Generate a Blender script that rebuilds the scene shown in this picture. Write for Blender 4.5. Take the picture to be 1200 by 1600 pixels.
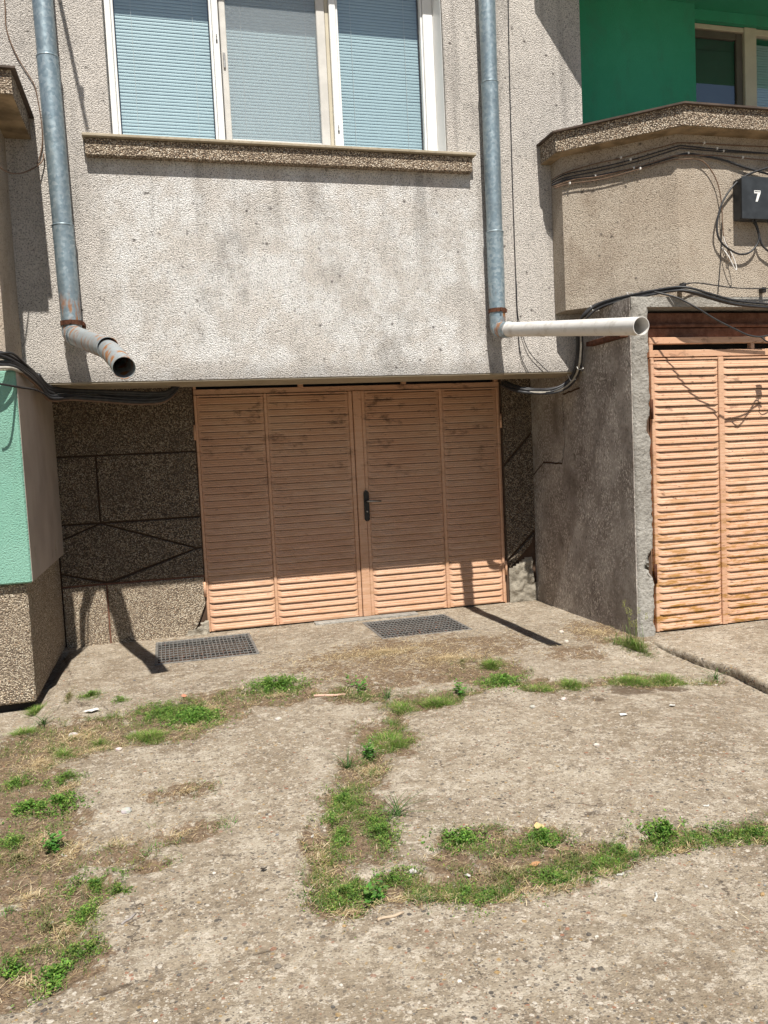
import bpy, bmesh, math, random
import numpy as np
from mathutils import Matrix, Vector, noise as mnoise
random.seed(7); rng = np.random.default_rng(11)
for o in list(bpy.data.objects): bpy.data.objects.remove(o)
scene = bpy.context.scene
C = scene.collection
# ---------------------------------------------------------------- camera, world, sun, exposure
def set_camera():
    yaw, pitch, roll = math.radians(14.9464), math.radians(4.1552), math.radians(2.7536)
    f = Vector((math.sin(yaw)*math.cos(pitch), math.cos(yaw)*math.cos(pitch), -math.sin(pitch)))
    r0 = Vector((math.cos(yaw), -math.sin(yaw), 0)); d0 = f.cross(r0)
    r = r0*math.cos(roll) + d0*math.sin(roll); d = -r0*math.sin(roll) + d0*math.cos(roll)
    cam = bpy.data.cameras.new('camera'); co = bpy.data.objects.new('camera', cam); C.objects.link(co)
    m = Matrix((( r.x, -d.x, -f.x), (r.y, -d.y, -f.y), (r.z, -d.z, -f.z))).to_4x4()
    m.translation = (0, 0, 1.6); co.matrix_world = m
    cam.sensor_fit = 'VERTICAL'; cam.sensor_height = 36; cam.sensor_width = 27; cam.lens = 1264.6/1600*36
    cam.clip_start = 0.05; cam.clip_end = 1000
    scene.camera = co
set_camera()
SUN = Vector((-0.042, -1.0, 1.65)).normalized()          # towards the sun
elev = math.asin(SUN.z); azim = math.atan2(SUN.x, SUN.y)  # azimuth clockwise from +Y
world = bpy.data.worlds.new('World'); scene.world = world; world.use_nodes = True
wn = world.node_tree.nodes; wn.clear()
sky = wn.new('ShaderNodeTexSky'); sky.sky_type = 'NISHITA'; sky.sun_disc = False
sky.sun_elevation = elev; sky.sun_rotation = azim; sky.altitude = 100; sky.air_density = 1.0; sky.dust_density = 0.6; sky.ozone_density = 1.0
bg = wn.new('ShaderNodeBackground'); bg.inputs['Strength'].default_value = 0.05
wo = wn.new('ShaderNodeOutputWorld')
world.node_tree.links.new(sky.outputs[0], bg.inputs[0]); world.node_tree.links.new(bg.outputs[0], wo.inputs[0])
sl = bpy.data.lights.new('sun', 'SUN'); sl.energy = 5.0; sl.angle = math.radians(0.53); sl.color = (1.0, 0.955, 0.88)
so = bpy.data.objects.new('sun', sl); C.objects.link(so); so.location = (-1, -20, 30)
so.rotation_euler = SUN.to_track_quat('Z', 'Y').to_euler()
vs = scene.view_settings; vs.view_transform = 'Standard'; vs.look = 'None'; vs.exposure = 0.50; vs.gamma = 1.0; vs.use_curve_mapping = False
cy = scene.cycles; cy.max_bounces = 5; cy.diffuse_bounces = 3; cy.glossy_bounces = 2; cy.transmission_bounces = 2; cy.transparent_max_bounces = 8; cy.use_adaptive_sampling = True; cy.adaptive_threshold = .02
# ---------------------------------------------------------------- helpers
class MB:
    def __init__(s): s.v = []; s.f = []; s.t = []
    def add(s, vs, fs):
        b = len(s.v); s.v += [tuple(p) for p in vs]; s.f += [tuple(i+b for i in q) for q in fs]; return s
    def box(s, x0, x1, y0, y1, z0, z1):
        return s.add([(x0,y0,z0),(x1,y0,z0),(x1,y1,z0),(x0,y1,z0),(x0,y0,z1),(x1,y0,z1),(x1,y1,z1),(x0,y1,z1)],
                     [(3,2,1,0),(4,5,6,7),(0,1,5,4),(1,2,6,5),(2,3,7,6),(3,0,4,7)])
    def bbox(s, x0, x1, y0, y1, z0, z1, b=.004):           # box with chamfered edges
        bm = bmesh.new(); bmesh.ops.create_cube(bm, size=1)
        for v in bm.verts: v.co = ((x0+x1)/2+v.co.x*(x1-x0), (y0+y1)/2+v.co.y*(y1-y0), (z0+z1)/2+v.co.z*(z1-z0))
        b = min(b, .45*min(x1-x0, y1-y0, z1-z0))
        bmesh.ops.bevel(bm, geom=list(bm.edges), offset=b, segments=1, affect='EDGES', profile=.5)
        bm.verts.index_update(); s.add([v.co for v in bm.verts], [[v.index for v in f.verts] for f in bm.faces]); bm.free(); return s
    def prism(s, poly, axis, a, b):                         # poly: 2-D points in the two other axes
        n = len(poly)
        def p(u, w, k): return {'x': (k,u,w), 'y': (u,k,w), 'z': (u,w,k)}[axis]
        vs = [p(u,w,a) for u,w in poly] + [p(u,w,b) for u,w in poly]
        fs = [tuple(range(n)), tuple(range(2*n-1, n-1, -1))] + [(i, i+n, (i+1)%n+n, (i+1)%n) for i in range(n)]
        return s.add(vs, fs)
    def tube(s, path, r, n=8, cap=True, inner=None):
        pts = [Vector(p) for p in path]; rings = []; m = len(pts)
        rr = r if isinstance(r, (list, tuple)) else [r]*m
        up = None; base = len(s.v)
        for i, p in enumerate(pts):
            t = (pts[min(i+1,m-1)] - pts[max(i-1,0)])
            if t.length < 1e-9: t = Vector((0,0,1))
            t.normalize()
            if up is None: up = Vector((0,0,1)) if abs(t.z) < .9 else Vector((1,0,0))
            a = t.cross(up)
            if a.length < 1e-4: a = t.cross(Vector((1,0,.1)))
            a.normalize(); up = a.cross(t).normalized()
            s.v += [tuple(p + (a*math.cos(k*2*math.pi/n) + up*math.sin(k*2*math.pi/n))*rr[i]) for k in range(n)]
        for i in range(m-1):
            for k in range(n):
                s.f.append((base+i*n+k, base+i*n+(k+1)%n, base+(i+1)*n+(k+1)%n, base+(i+1)*n+k))
        if cap: s.f += [tuple(base+k for k in range(n))[::-1], tuple(base+(m-1)*n+k for k in range(n))]
        return s
    def build(s, name, mat, parent=None, smooth=False, cols=None, fix=True):
        me = bpy.data.meshes.new(name); me.from_pydata(s.v, [], s.f); me.validate()
        if fix:
            bm = bmesh.new(); bm.from_mesh(me); bmesh.ops.recalc_face_normals(bm, faces=bm.faces); bm.to_mesh(me); bm.free()
        if cols is not None:
            at = me.color_attributes.new('tint', 'FLOAT_COLOR', 'POINT')
            at.data.foreach_set('color', np.asarray(cols, dtype=np.float32).ravel())
        if smooth: me.shade_smooth()
        return link(name, me, mat, parent)
def link(name, me, mat, parent=None):
    if mat and not me.materials: me.materials.append(mat)
    o = bpy.data.objects.new(name, me); C.objects.link(o)
    if parent is not None:
        o.parent = parent
        if parent.type == 'EMPTY': o.matrix_parent_inverse = Matrix.Translation(parent.location).inverted()
    return o
def auto(o, ang=40):
    o.data.shade_smooth()
    try: o.data.set_sharp_from_angle(angle=math.radians(ang))
    except Exception: pass
    return o
def thing(name, label, cat, loc, group=None):
    o = bpy.data.objects.new(name, None); C.objects.link(o); o.location = loc; o.empty_display_size = .2
    return tag(o, label, cat, group)
def tag(o, label, cat, group=None):
    o['label'] = label; o['category'] = cat
    if group: o['group'] = group
    return o
def lab(o, label): o['label'] = label; return o
def kind(o, k): o['kind'] = k; return o
def smoothpath(pts, sub=5):                                # Catmull-Rom
    P = [Vector(p) for p in pts]; out = []
    for i in range(len(P)-1):
        a, b, c, d = P[max(i-1,0)], P[i], P[i+1], P[min(i+2,len(P)-1)]
        for k in range(sub):
            t = k/sub
            out.append(.5*((2*b) + (c-a)*t + (2*a-5*b+4*c-d)*t*t + (3*b-a-3*c+d)*t**3))
    out.append(P[-1]); return out
def inset(poly, d):                                         # convex polygon, any winding
    n = len(poly); A = sum(poly[i][0]*poly[(i+1)%n][1]-poly[(i+1)%n][0]*poly[i][1] for i in range(n))
    P = [Vector(p) for p in (poly if A > 0 else poly[::-1])]; L = []
    for i in range(n):
        e = (P[(i+1)%n]-P[i]).normalized(); nn = Vector((-e.y, e.x)); L.append((P[i]+nn*d, e))
    out = []
    for i in range(n):
        (p, e), (q, g) = L[i-1], L[i]
        den = e.x*g.y-e.y*g.x
        if abs(den) < 1e-6: out.append(tuple(q)); continue
        t = ((q.x-p.x)*g.y-(q.y-p.y)*g.x)/den; out.append(tuple(p+e*t))
    return out
# ---------------------------------------------------------------- materials
class N:
    def __init__(s, name, rough=.9, metallic=0, spec=.3):
        s.m = bpy.data.materials.new(name); s.m.use_nodes = True; s.nt = s.m.node_tree; s.nt.nodes.clear()
        s.out = s.nt.nodes.new('ShaderNodeOutputMaterial'); s.b = s.nt.nodes.new('ShaderNodeBsdfPrincipled')
        s.nt.links.new(s.b.outputs[0], s.out.inputs[0])
        s.b.inputs['Roughness'].default_value = rough; s.b.inputs['Metallic'].default_value = metallic
        s.b.inputs['Specular IOR Level'].default_value = spec
        s.geo = s.nt.nodes.new('ShaderNodeNewGeometry'); s.pos = s.geo.outputs['Position']
    def L(s, a, b): s.nt.links.new(a, b)
    def put(s, sock, v):
        if hasattr(v, 'is_output'): s.L(v, sock)
        elif isinstance(v, (tuple, list)) and len(v) == 3 and sock.type == 'RGBA': sock.default_value = (*v, 1)
        else: sock.default_value = v
    def scale(s, v, k):
        n = s.nt.nodes.new('ShaderNodeVectorMath'); n.operation = 'MULTIPLY'; s.put(n.inputs[0], v); n.inputs[1].default_value = k; return n.outputs[0]
    def noise(s, sc, det=3, rough=.55, vec=None, dist=0):
        n = s.nt.nodes.new('ShaderNodeTexNoise'); s.L(vec or s.pos, n.inputs['Vector'])
        n.inputs['Scale'].default_value = sc; n.inputs['Detail'].default_value = det; n.inputs['Roughness'].default_value = rough
        n.inputs['Distortion'].default_value = dist
        return n.outputs[0]
    def vor(s, sc, feat='F1', out='Distance', vec=None, rnd=1):
        n = s.nt.nodes.new('ShaderNodeTexVoronoi'); n.feature = feat; s.L(vec or s.pos, n.inputs['Vector']); n.inputs['Scale'].default_value = sc
        n.inputs['Randomness'].default_value = rnd
        s.last = n
        return n.outputs[out]
    def ramp(s, fac, stops, interp='LINEAR'):
        n = s.nt.nodes.new('ShaderNodeValToRGB'); n.color_ramp.interpolation = interp; s.L(fac, n.inputs[0])
        e = n.color_ramp.elements
        while len(e) < len(stops): e.new(.5)
        for i, (p, c) in enumerate(stops):
            e[i].position = p; e[i].color = (*((c,c,c) if isinstance(c, (int,float)) else c), 1)
        return n.outputs[0]
    def mix(s, fac, a, b, mode='MIX'):
        n = s.nt.nodes.new('ShaderNodeMix'); n.data_type = 'RGBA'; n.blend_type = mode
        s.put(n.inputs[0], fac); s.put(n.inputs[6], a); s.put(n.inputs[7], b); return n.outputs[2]
    def math(s, op, a, b=0, clamp=False):
        n = s.nt.nodes.new('ShaderNodeMath'); n.operation = op; n.use_clamp = clamp; s.put(n.inputs[0], a); s.put(n.inputs[1], b); return n.outputs[0]
    def rng(s, v, a, b, c=0, d=1, smooth=True):
        n = s.nt.nodes.new('ShaderNodeMapRange'); n.interpolation_type = 'SMOOTHSTEP' if smooth else 'LINEAR'
        s.put(n.inputs[0], v)
        for i, x in enumerate((a,b,c,d)): n.inputs[i+1].default_value = x
        return n.outputs[0]
    def xyz(s):
        n = s.nt.nodes.new('ShaderNodeSeparateXYZ'); s.L(s.pos, n.inputs[0]); return n.outputs
    def attr(s, name, out='Color'):
        n = s.nt.nodes.new('ShaderNodeAttribute'); n.attribute_name = name; return n.outputs[out]
    def bump(s, h, dist=.01, strength=1, nrm=None):
        n = s.nt.nodes.new('ShaderNodeBump'); s.L(h, n.inputs['Height']); n.inputs['Distance'].default_value = dist; n.inputs['Strength'].default_value = strength
        if nrm: s.L(nrm, n.inputs['Normal'])
        return n.outputs[0]
    def done(s, col, nrm=None, rough=None):
        s.put(s.b.inputs['Base Color'], col)
        if nrm: s.L(nrm, s.b.inputs['Normal'])
        if rough is not None: s.put(s.b.inputs['Roughness'], rough)
        return s.m
def plain(name, col, rough=.6, metallic=0, var=.15, sc=20, spec=.3, bump=0):
    n = N(name, rough, metallic, spec); f = n.noise(sc, 4)
    c = n.mix(n.rng(f, .3, .7), tuple(x*(1-var) for x in col), tuple(min(1,x*(1+var)) for x in col))
    return n.done(c, n.bump(n.noise(sc*4, 3), bump) if bump else None)
def stucco(name, col, white=None, mask=False, lump=75, depth=.011, dirt=(.30,.26,.22), dirtamt=.5):
    n = N(name, .95, 0, .15)
    big = n.noise(1.3, 5, .6)
    c = n.mix(n.rng(big, .35, .65), tuple(x*.88 for x in col), tuple(min(1,x*1.05) for x in col))
    if white:
        w = n.rng(n.noise(2.2, 4, .6), .36, .62)
        if mask:
            X, Y, Z = n.xyz(); wob = n.math('MULTIPLY', n.math('SUBTRACT', n.noise(3, 3), .5), .5)
            a = n.rng(n.math('ADD', X, wob), -.45, -.15); b = n.rng(n.math('ADD', X, wob), 2.85, 2.55); d = n.rng(n.math('ADD', Z, wob), 4.2, 3.8)
            w = n.math('MULTIPLY', n.math('MULTIPLY', n.math('MULTIPLY', a, b), d), n.rng(n.noise(4.2, 4, .65), .38, .62, .15, 1))
        c = n.mix(w, c, white)
    # grime blotches with a shape of their own
    st = n.noise(2.6, 5, .68, n.scale(n.pos, (1.2, 1.2, .6)))
    c = n.mix(n.rng(st, .50, .72, 0, dirtamt), c, dirt)
    st2 = n.noise(9, 4, .7, n.scale(n.pos, (1.1, 1.1, .8)))
    c = n.mix(n.rng(st2, .56, .74, 0, dirtamt*.6), c, tuple(x*.8 for x in dirt))
    if mask:
        run = n.noise(7, 3, .6, n.scale(n.pos, (1, 1, .07)))
        c = n.mix(n.math('MULTIPLY', n.rng(run, .50, .72, 0, .55), n.rng(n.math('ADD', Z, wob), 2.9, 3.85, .15, 1)), c, tuple(x*.85 for x in dirt))
        c = n.mix(n.math('MULTIPLY', n.rng(n.math('ADD', Z, n.math('MULTIPLY', wob, .35)), 2.42, 2.25), .5), c, tuple(x*.7 for x in dirt))
    # single thrown grains differ in tone; dirt sits in the pits between them
    cell = n.vor(lump*1.15, 'F1', 'Color'); vd = n.last.outputs['Distance']; sep = n.nt.nodes.new('ShaderNodeSeparateColor'); n.L(cell, sep.inputs[0])
    c = n.mix(n.rng(sep.outputs[0], 0, 1, 0, .30, False), c, tuple(min(1, x*1.25) for x in col), 'MIX')
    c = n.mix(n.rng(sep.outputs[1], .72, .95, 0, .45), c, tuple(x*.75 for x in dirt))
    pit = n.noise(lump*1.0, 4, .75)
    c = n.mix(n.rng(pit, .47, .37, 0, .9), c, tuple(x*.30 for x in dirt))
    sp = n.vor(9, 'F1'); spm = n.math('MULTIPLY', n.rng(sp, .17, .04), n.rng(n.noise(14, 2), .44, .56))
    c = n.mix(n.math('MULTIPLY', spm, .8), c, (.06,.05,.045))
    h = n.math('ADD', pit, n.math('MULTIPLY', vd, -.6))
    return n.done(c, n.bump(h, depth, 1))
def pebble(name, scale=95, bright=1.0, tint=(1,1,1), mortar=(.10,.08,.06)):
    n = N(name, .85, 0, .3)
    cell = n.vor(scale, 'F1', 'Color'); d = n.last.outputs['Distance']
    sep = n.nt.nodes.new('ShaderNodeSeparateColor'); n.L(cell, sep.inputs[0])
    cols = [(0, (.08,.062,.048)), (.10, (.20,.155,.115)), (.28, (.32,.265,.205)), (.52, (.43,.37,.295)), (.78, (.53,.475,.40)), (.93, (.62,.585,.52)), (.975, (.27,.17,.11))]
    c = n.ramp(sep.outputs[0], [(p, tuple(min(1, x*bright*t) for x, t in zip(q, tint))) for p, q in cols], 'CONSTANT')
    c = n.mix(n.rng(d, .42, .66), c, mortar)
    c = n.mix(n.rng(n.noise(2.5, 5, .65), .42, .7, 0, .5), c, tuple(x*1.6 for x in mortar))
    return n.done(c, n.bump(n.math('MULTIPLY', d, -1), .012, 1))
M = {}
M['stucco'] = stucco('facade stucco', (.70,.65,.595), (.86,.85,.83), True, 98, .016, (.27,.25,.23), .6)
M['stucco_bay'] = stucco('bay stucco', (.46,.385,.305), (.53,.46,.375), False, 100, .012, (.27,.205,.145), .55)
M['pebble'] = pebble('pebbledash', 100, .80, (1,.94,.86), (.07,.055,.042))
M['joint'] = plain('joint stain', (.085,.052,.034), .95)
M['ochre'] = concrete0 = plain('bounce tinted ochre render', (.27,.20,.125), .95, 0, .35, 6, .1, .003)  # warm bounce light under the copings, put into the colour
M['pebble_sunlit'] = pebble('sunlit light pebbledash', 115, 1.5, (1,.96,.88), (.17,.135,.10))  # brighter copy for sunlit faces, sunlight put into the colour
M['pebble_fine'] = pebble('fine pebbledash', 95, 1.25, (1.0,.96,.90), (.12,.09,.065))
def concrete(name, col, dark, flecks=0, lump=25, depth=.006):
    n = N(name, .95, 0, .2)
    c = n.mix(n.rng(n.noise(3, 6, .65), .3, .7), dark, col)
    c = n.mix(n.rng(n.noise(30, 4, .6), .45, .75, 0, .5), c, tuple(x*.55 for x in dark))
    h = n.noise(lump, 6, .65)
    if flecks:
        v = n.noise(70, 3, .7, n.scale(n.pos, (1, 1.3, .6)))
        zone = n.rng(n.noise(3.2, 4, .6, n.scale(n.pos, (1,1.6,.6))), .36, .56)
        fl = n.math('MULTIPLY', n.rng(v, .53, .60), zone)
        c = n.mix(n.math('MULTIPLY', fl, flecks), c, (.72,.67,.61))  # pale flecks: scuffs, and sun grazing the plaster bumps put into the colour
        pk = n.noise(26, 4, .7, n.scale(n.pos, (1, 1.6, .55)))
        c = n.mix(n.math('MULTIPLY', n.rng(pk, .60, .68), .75), c, (.06,.05,.04))
        h = n.math('ADD', h, n.math('MULTIPLY', v, .6))
    return n.done(c, n.bump(h, depth, 1))
M['concrete_side'] = concrete('side wall plaster', (.40,.365,.33), (.20,.172,.15), .85, 30, .005)
M['concrete_pillar'] = concrete('pillar concrete', (.42,.40,.36), (.27,.25,.22), 0, 34, .022)
M['concrete_rough'] = concrete('rough concrete', (.40,.36,.29), (.28,.25,.20), 0, 14, .03)
M['soffit'] = concrete('soffit plaster', (.42,.36,.27), (.34,.29,.21), 0, 20, .003)
M['mint_side'] = plain('bare render', (.36,.31,.27), .9, 0, .10, 3, .2, .002)
def paint(name, col, col2, lump=120, depth=.003):
    n = N(name, .85, 0, .25); c = n.mix(n.rng(n.noise(1.5, 5, .65), .35, .65), col, col2)
    c = n.mix(n.rng(n.noise(4, 5, .7, n.scale(n.pos, (1,1,.4))), .48, .70, 0, .5), c, tuple(x*.62+.035 for x in col))
    c = n.mix(n.rng(n.noise(lump, 3, .7), .42, .32, 0, .5), c, tuple(x*.45 for x in col))
    return n.done(c, n.bump(n.noise(lump, 3, .6), depth, 1))
M['mint'] = paint('mint render', (.20,.415,.32), (.235,.45,.355), 90, .012)
M['green'] = paint('green render', (.042,.305,.175), (.052,.335,.20), 110, .004)
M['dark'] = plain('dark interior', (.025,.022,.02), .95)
M['pvc'] = None
def door_paint(name, rust):
    n = N(name, .55, 0, .35); X, Y, Z = n.xyz()
    s = n.noise(9, 4, .6, n.scale(n.pos, (.6, 1, 14)))
    c = n.mix(n.rng(s, .3, .7), (.55,.325,.205), (.655,.445,.305))
    oi = n.nt.nodes.new('ShaderNodeObjectInfo'); c = n.mix(n.rng(oi.outputs['Random'], 0, 1, 0, .35, False), c, (.56,.30,.18))
    c = n.mix(n.rng(n.noise(1.2, 3), .35, .65, 0, .5), c, (.54,.29,.175))
    so = n.noise(7, 5, .7, n.scale(n.pos, (.8, 1, 1.6)))
    c = n.mix(n.math('MULTIPLY', n.rng(so, .54, .70), n.rng(Z, .9, 2.0, .12, .7)), c, (.09,.05,.032))
    r = n.noise(5, 6, .72, n.scale(n.pos, (1, 1, 6)))
    low = n.rng(Z, 2.0, .1, .12, 1)
    c = n.mix(n.math('MULTIPLY', n.math('MULTIPLY', n.rng(r, .47, .60), low), rust), c, (.33,.165,.04))
    r2 = n.noise(22, 5, .7, n.scale(n.pos, (.7, 1, 2.2)))
    c = n.mix(n.math('MULTIPLY', n.rng(r2, .60, .70), .35+.55*rust), c, (.10,.045,.022))
    sp = n.noise(60, 2, .5); c = n.mix(n.rng(sp, .73, .78, 0, .85), c, (.05,.025,.015))
    return n.done(c, n.bump(n.noise(50, 3), .0008), n.rng(r2, .4, .7, .45, .8))
M['door'] = door_paint('salmon door paint', .25)
M['door_rusty'] = door_paint('rusty salmon door paint', 1.0)
def rustmat(name, a, b):
    n = N(name, .9, 0, .2); c = n.mix(n.rng(n.noise(18, 6, .7), .35, .68), a, b)
    return n.done(c, n.bump(n.noise(90, 4), .002))
M['rust'] = rustmat('rust', (.055,.022,.014), (.13,.055,.03))
M['rust_beam'] = rustmat('rusty brown primer', (.12,.055,.036), (.21,.105,.072))
def galv(name='galvanized steel', pale=0):
    n = N(name, .45, .55, .5); X, Y, Z = n.xyz()
    v = n.vor(48, 'F1', 'Color'); sep = n.nt.nodes.new('ShaderNodeSeparateColor'); n.L(v, sep.inputs[0])
    c = n.ramp(sep.outputs[0], [(0, (.20,.27,.31)), (.5, (.27,.345,.385)), (1, (.37,.44,.47))])
    c = n.mix(n.rng(n.noise(6, 4, .6, n.scale(n.pos, (1,1,.35))), .4, .7, 0, .6), c, (.20,.245,.27))
    if pale: c = n.mix(pale, c, (.46,.475,.47))
    k = n.math('MULTIPLY', n.rng(Z, 2.98, 2.72), n.rng(n.noise(9, 4, .6, n.scale(n.pos, (1.6,1.6,.5))), .50, .62))
    k2 = n.math('MULTIPLY', n.rng(n.noise(7, 4), .60, .75), n.rng(Z, 2.5, 2.4))
    k = n.math('MAXIMUM', k, n.math('MULTIPLY', k2, .12))
    c = n.mix(k, c, n.mix(n.noise(40, 3), (.25,.085,.02), (.34,.16,.055)))
    n.put(n.b.inputs['Metallic'], n.math('SUBTRACT', .5, n.math('MULTIPLY', k, .5)))
    return n.done(c, n.bump(n.noise(8, 2), .004), n.rng(n.noise(30, 3), .3, .7, .38, .55))
M['galv'] = galv(); M['galv_pale'] = galv('pale galvanized steel', .65)
M['grate'] = plain('grate steel', (.17,.165,.155), .6, .2, .35, 40)
n = N('white pipe plastic', .38, 0, .5); M['pvc'] = n.done(n.mix(n.rng(n.noise(7, 5, .7), .46, .72, 0, .7), (.72,.70,.67), (.42,.38,.32)))
M['frame_white'] = plain('white window plastic', (.80,.80,.78), .4, 0, .03, 8, .5)
M['frame_grey'] = plain('weathered grey plastic', (.56,.54,.50), .5, 0, .08, 8, .4)
M['frame_beige'] = plain('beige window plastic', (.52,.47,.36), .5, 0, .06, 8, .4)
M['frame_brown'] = plain('dark brown frame', (.10,.085,.065), .5, 0, .1, 8, .4)
M['blind'] = plain('blind slats', (.47,.575,.60), .45, 0, .03, 6, .4)
M['blind_dark'] = plain('dark roller blind', (.05,.055,.05), .8, 0, .05, 6)
M['cable_black'] = plain('black cable', (.028,.028,.030), .5, 0, .3, 30, .4)
M['cable_grey'] = plain('grey cable', (.40,.37,.32), .55, 0, .12, 30)
M['cable_brown'] = plain('brown cable', (.16,.10,.065), .6, 0, .2, 30)
M['cable_white'] = plain('white cable', (.72,.70,.66), .5, 0, .05, 30)
M['box'] = plain('black box paint', (.030,.034,.038), .5, 0, .25, 12, .4)
M['sign_white'] = plain('white number sticker', (.78,.78,.76), .6, 0, .03, 20)
M['handle_black'] = plain('black handle plastic', (.022,.020,.018), .45, 0, .2, 30)
M['metal'] = plain('dull metal', (.35,.34,.32), .4, .8, .15, 40)
M['tile_edge'] = plain('sheet metal coping edge', (.085,.062,.048), .7, .1, .25, 9)
def glass():
    n = N('window glass'); nt = n.nt
    lw = nt.nodes.new('ShaderNodeLayerWeight'); lw.inputs[0].default_value = .5
    f = n.math('ADD', n.math('MULTIPLY', n.math('POWER', lw.outputs['Facing'], 5), .8), .22, True)
    tr = nt.nodes.new('ShaderNodeBsdfTransparent'); tr.inputs[0].default_value = (.90,.96,.97,1)
    gl = nt.nodes.new('ShaderNodeBsdfGlossy'); gl.inputs['Roughness'].default_value = .01
    mx = nt.nodes.new('ShaderNodeMixShader'); n.L(f, mx.inputs[0]); n.L(tr.outputs[0], mx.inputs[1]); n.L(gl.outputs[0], mx.inputs[2]); n.L(mx.outputs[0], n.out.inputs[0])
    return n.m
M['glass'] = glass()
def screen():
    n = N('insect screen', .8); nt = n.nt
    a = n.noise(60, 2, .5, n.scale(n.pos, (10, 1, .5))); b = n.noise(60, 2, .5, n.scale(n.pos, (.5, 1, 10)))
    f = n.rng(n.math('ADD', a, b), .7, 1.3, .16, .46)
    tr = nt.nodes.new('ShaderNodeBsdfTransparent'); mx = nt.nodes.new('ShaderNodeMixShader')
    n.put(n.b.inputs['Base Color'], (.42,.46,.48)); n.L(f, mx.inputs[0]); n.L(tr.outputs[0], mx.inputs[1]); n.L(n.b.outputs[0], mx.inputs[2]); n.L(mx.outputs[0], n.out.inputs[0])
    return n.m
M['screen'] = screen()
def ground_mat(name, slab=False):
    n = N(name, .95, 0, .12)
    c = n.mix(n.rng(n.noise(.9, 6, .65), .34, .66), (.240,.193,.138), (.332,.279,.210))
    c = n.mix(n.rng(n.noise(3.5, 5, .72), .48, .60, 0, .62), c, (.435,.382,.305))       # bare cement
    c = n.mix(n.rng(n.noise(2.7, 6, .78), .51, .60, 0, .55), c, (.175,.133,.09))     # grime
    c = n.mix(n.rng(n.noise(17, 5, .8), .53, .58, 0, .7), c, (.50,.44,.36))
    c = n.mix(n.rng(n.noise(21, 5, .8), .54, .60, 0, .7), c, (.135,.105,.075))
    wc = n.nt.nodes.new('ShaderNodeVectorMath'); wc.operation = 'ADD'; n.L(n.pos, wc.inputs[0])
    nc = n.nt.nodes.new('ShaderNodeTexNoise'); nc.inputs['Scale'].default_value = 5; nc.inputs['Detail'].default_value = 5; nc.inputs['Roughness'].default_value = .7; n.L(n.pos, nc.inputs['Vector'])
    n.L(n.scale(nc.outputs['Color'], (.28,.28,0)), wc.inputs[1])
    hair = n.math('MULTIPLY', n.rng(n.vor(.85, 'DISTANCE_TO_EDGE', vec=wc.outputs[0]), .0060, .0022), n.rng(n.noise(2.4, 3), .53, .60))
    c = n.mix(n.math('MULTIPLY', hair, .75), c, (.06,.045,.034))
    # exposed aggregate in three sizes, flush with the worn surface
    h = n.math('ADD', n.noise(22, 4, .72), n.math('MULTIPLY', n.noise(110, 2, .75), .5))
    wv = n.nt.nodes.new('ShaderNodeVectorMath'); wv.operation = 'ADD'; n.L(n.pos, wv.inputs[0])
    nz = n.nt.nodes.new('ShaderNodeTexNoise'); nz.inputs['Scale'].default_value = 60; n.L(n.pos, nz.inputs['Vector'])
    n.L(n.scale(nz.outputs['Color'], (.012,.012,.0)), wv.inputs[1])
    for sc, thr, amt, lo in ((125, .35, .85, .32), (66, .52, .9, .32), (36, .76, .9, .27)):
        d = n.vor(sc, 'F1', vec=wv.outputs[0]); cell = n.last.outputs['Color']; sep = n.nt.nodes.new('ShaderNodeSeparateColor'); n.L(cell, sep.inputs[0])
        ac = n.ramp(sep.outputs[1], [(0,(.075,.068,.062)), (.12,(.15,.125,.10)), (.32,(.215,.17,.125)), (.52,(.30,.245,.185)), (.68,(.40,.35,.285)), (.82,(.52,.47,.40)), (.92,(.27,.13,.082)), (.96,(.33,.22,.10))], 'CONSTANT')
        am = n.math('MULTIPLY', n.rng(d, lo+.14, lo), n.math('GREATER_THAN', sep.outputs[0], thr))
        am = n.math('MULTIPLY', am, n.rng(n.noise(1.6, 4, .6), .36, .58, .62*amt, amt))
        c = n.mix(am, c, ac)
    if not slab:
        soil = n.attr('soil', 'Fac')
        nn = n.math('ADD', n.math('MULTIPLY', n.math('SUBTRACT', n.noise(5, 5, .75), .5), 1.7), n.math('MULTIPLY', n.math('SUBTRACT', n.noise(24, 3, .75), .5), 1.2))
        sm = n.rng(n.math('ADD', soil, nn), .54, .74)
        sm = n.math('MULTIPLY', sm, n.rng(soil, .0, .3))
        sc = n.mix(n.rng(n.noise(40, 3, .7), .35, .65), (.085,.053,.032), (.185,.122,.075))
        sc = n.mix(n.rng(n.noise(90, 2, .75), .54, .68, 0, .85), sc, (.33,.25,.16))
        c = n.mix(n.math('MULTIPLY', sm, .85), c, sc)
        damp = n.attr('damp', 'Fac')
        c = n.mix(n.rng(n.math('ADD', damp, n.math('MULTIPLY', n.math('SUBTRACT', n.noise(16, 5, .75), .5), 1.6)), .45, .75, 0, .7), c, (.085,.058,.038))
        ck = n.attr('crack', 'Fac')
        c = n.mix(n.rng(n.math('ADD', ck, n.math('MULTIPLY', n.math('SUBTRACT', n.noise(9, 6, .75), .5), 1.8)), .55, .95, 0, .8), c, (.075,.055,.04))
        h = n.math('ADD', h, n.math('MULTIPLY', n.math('MULTIPLY', soil, n.noise(70, 2, .75)), .8))
    return n.done(c, n.bump(h, .013 if not slab else .008, 1))
M['ground'] = ground_mat('weathered yard concrete'); M['slab'] = ground_mat('raised slab concrete', True)
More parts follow.
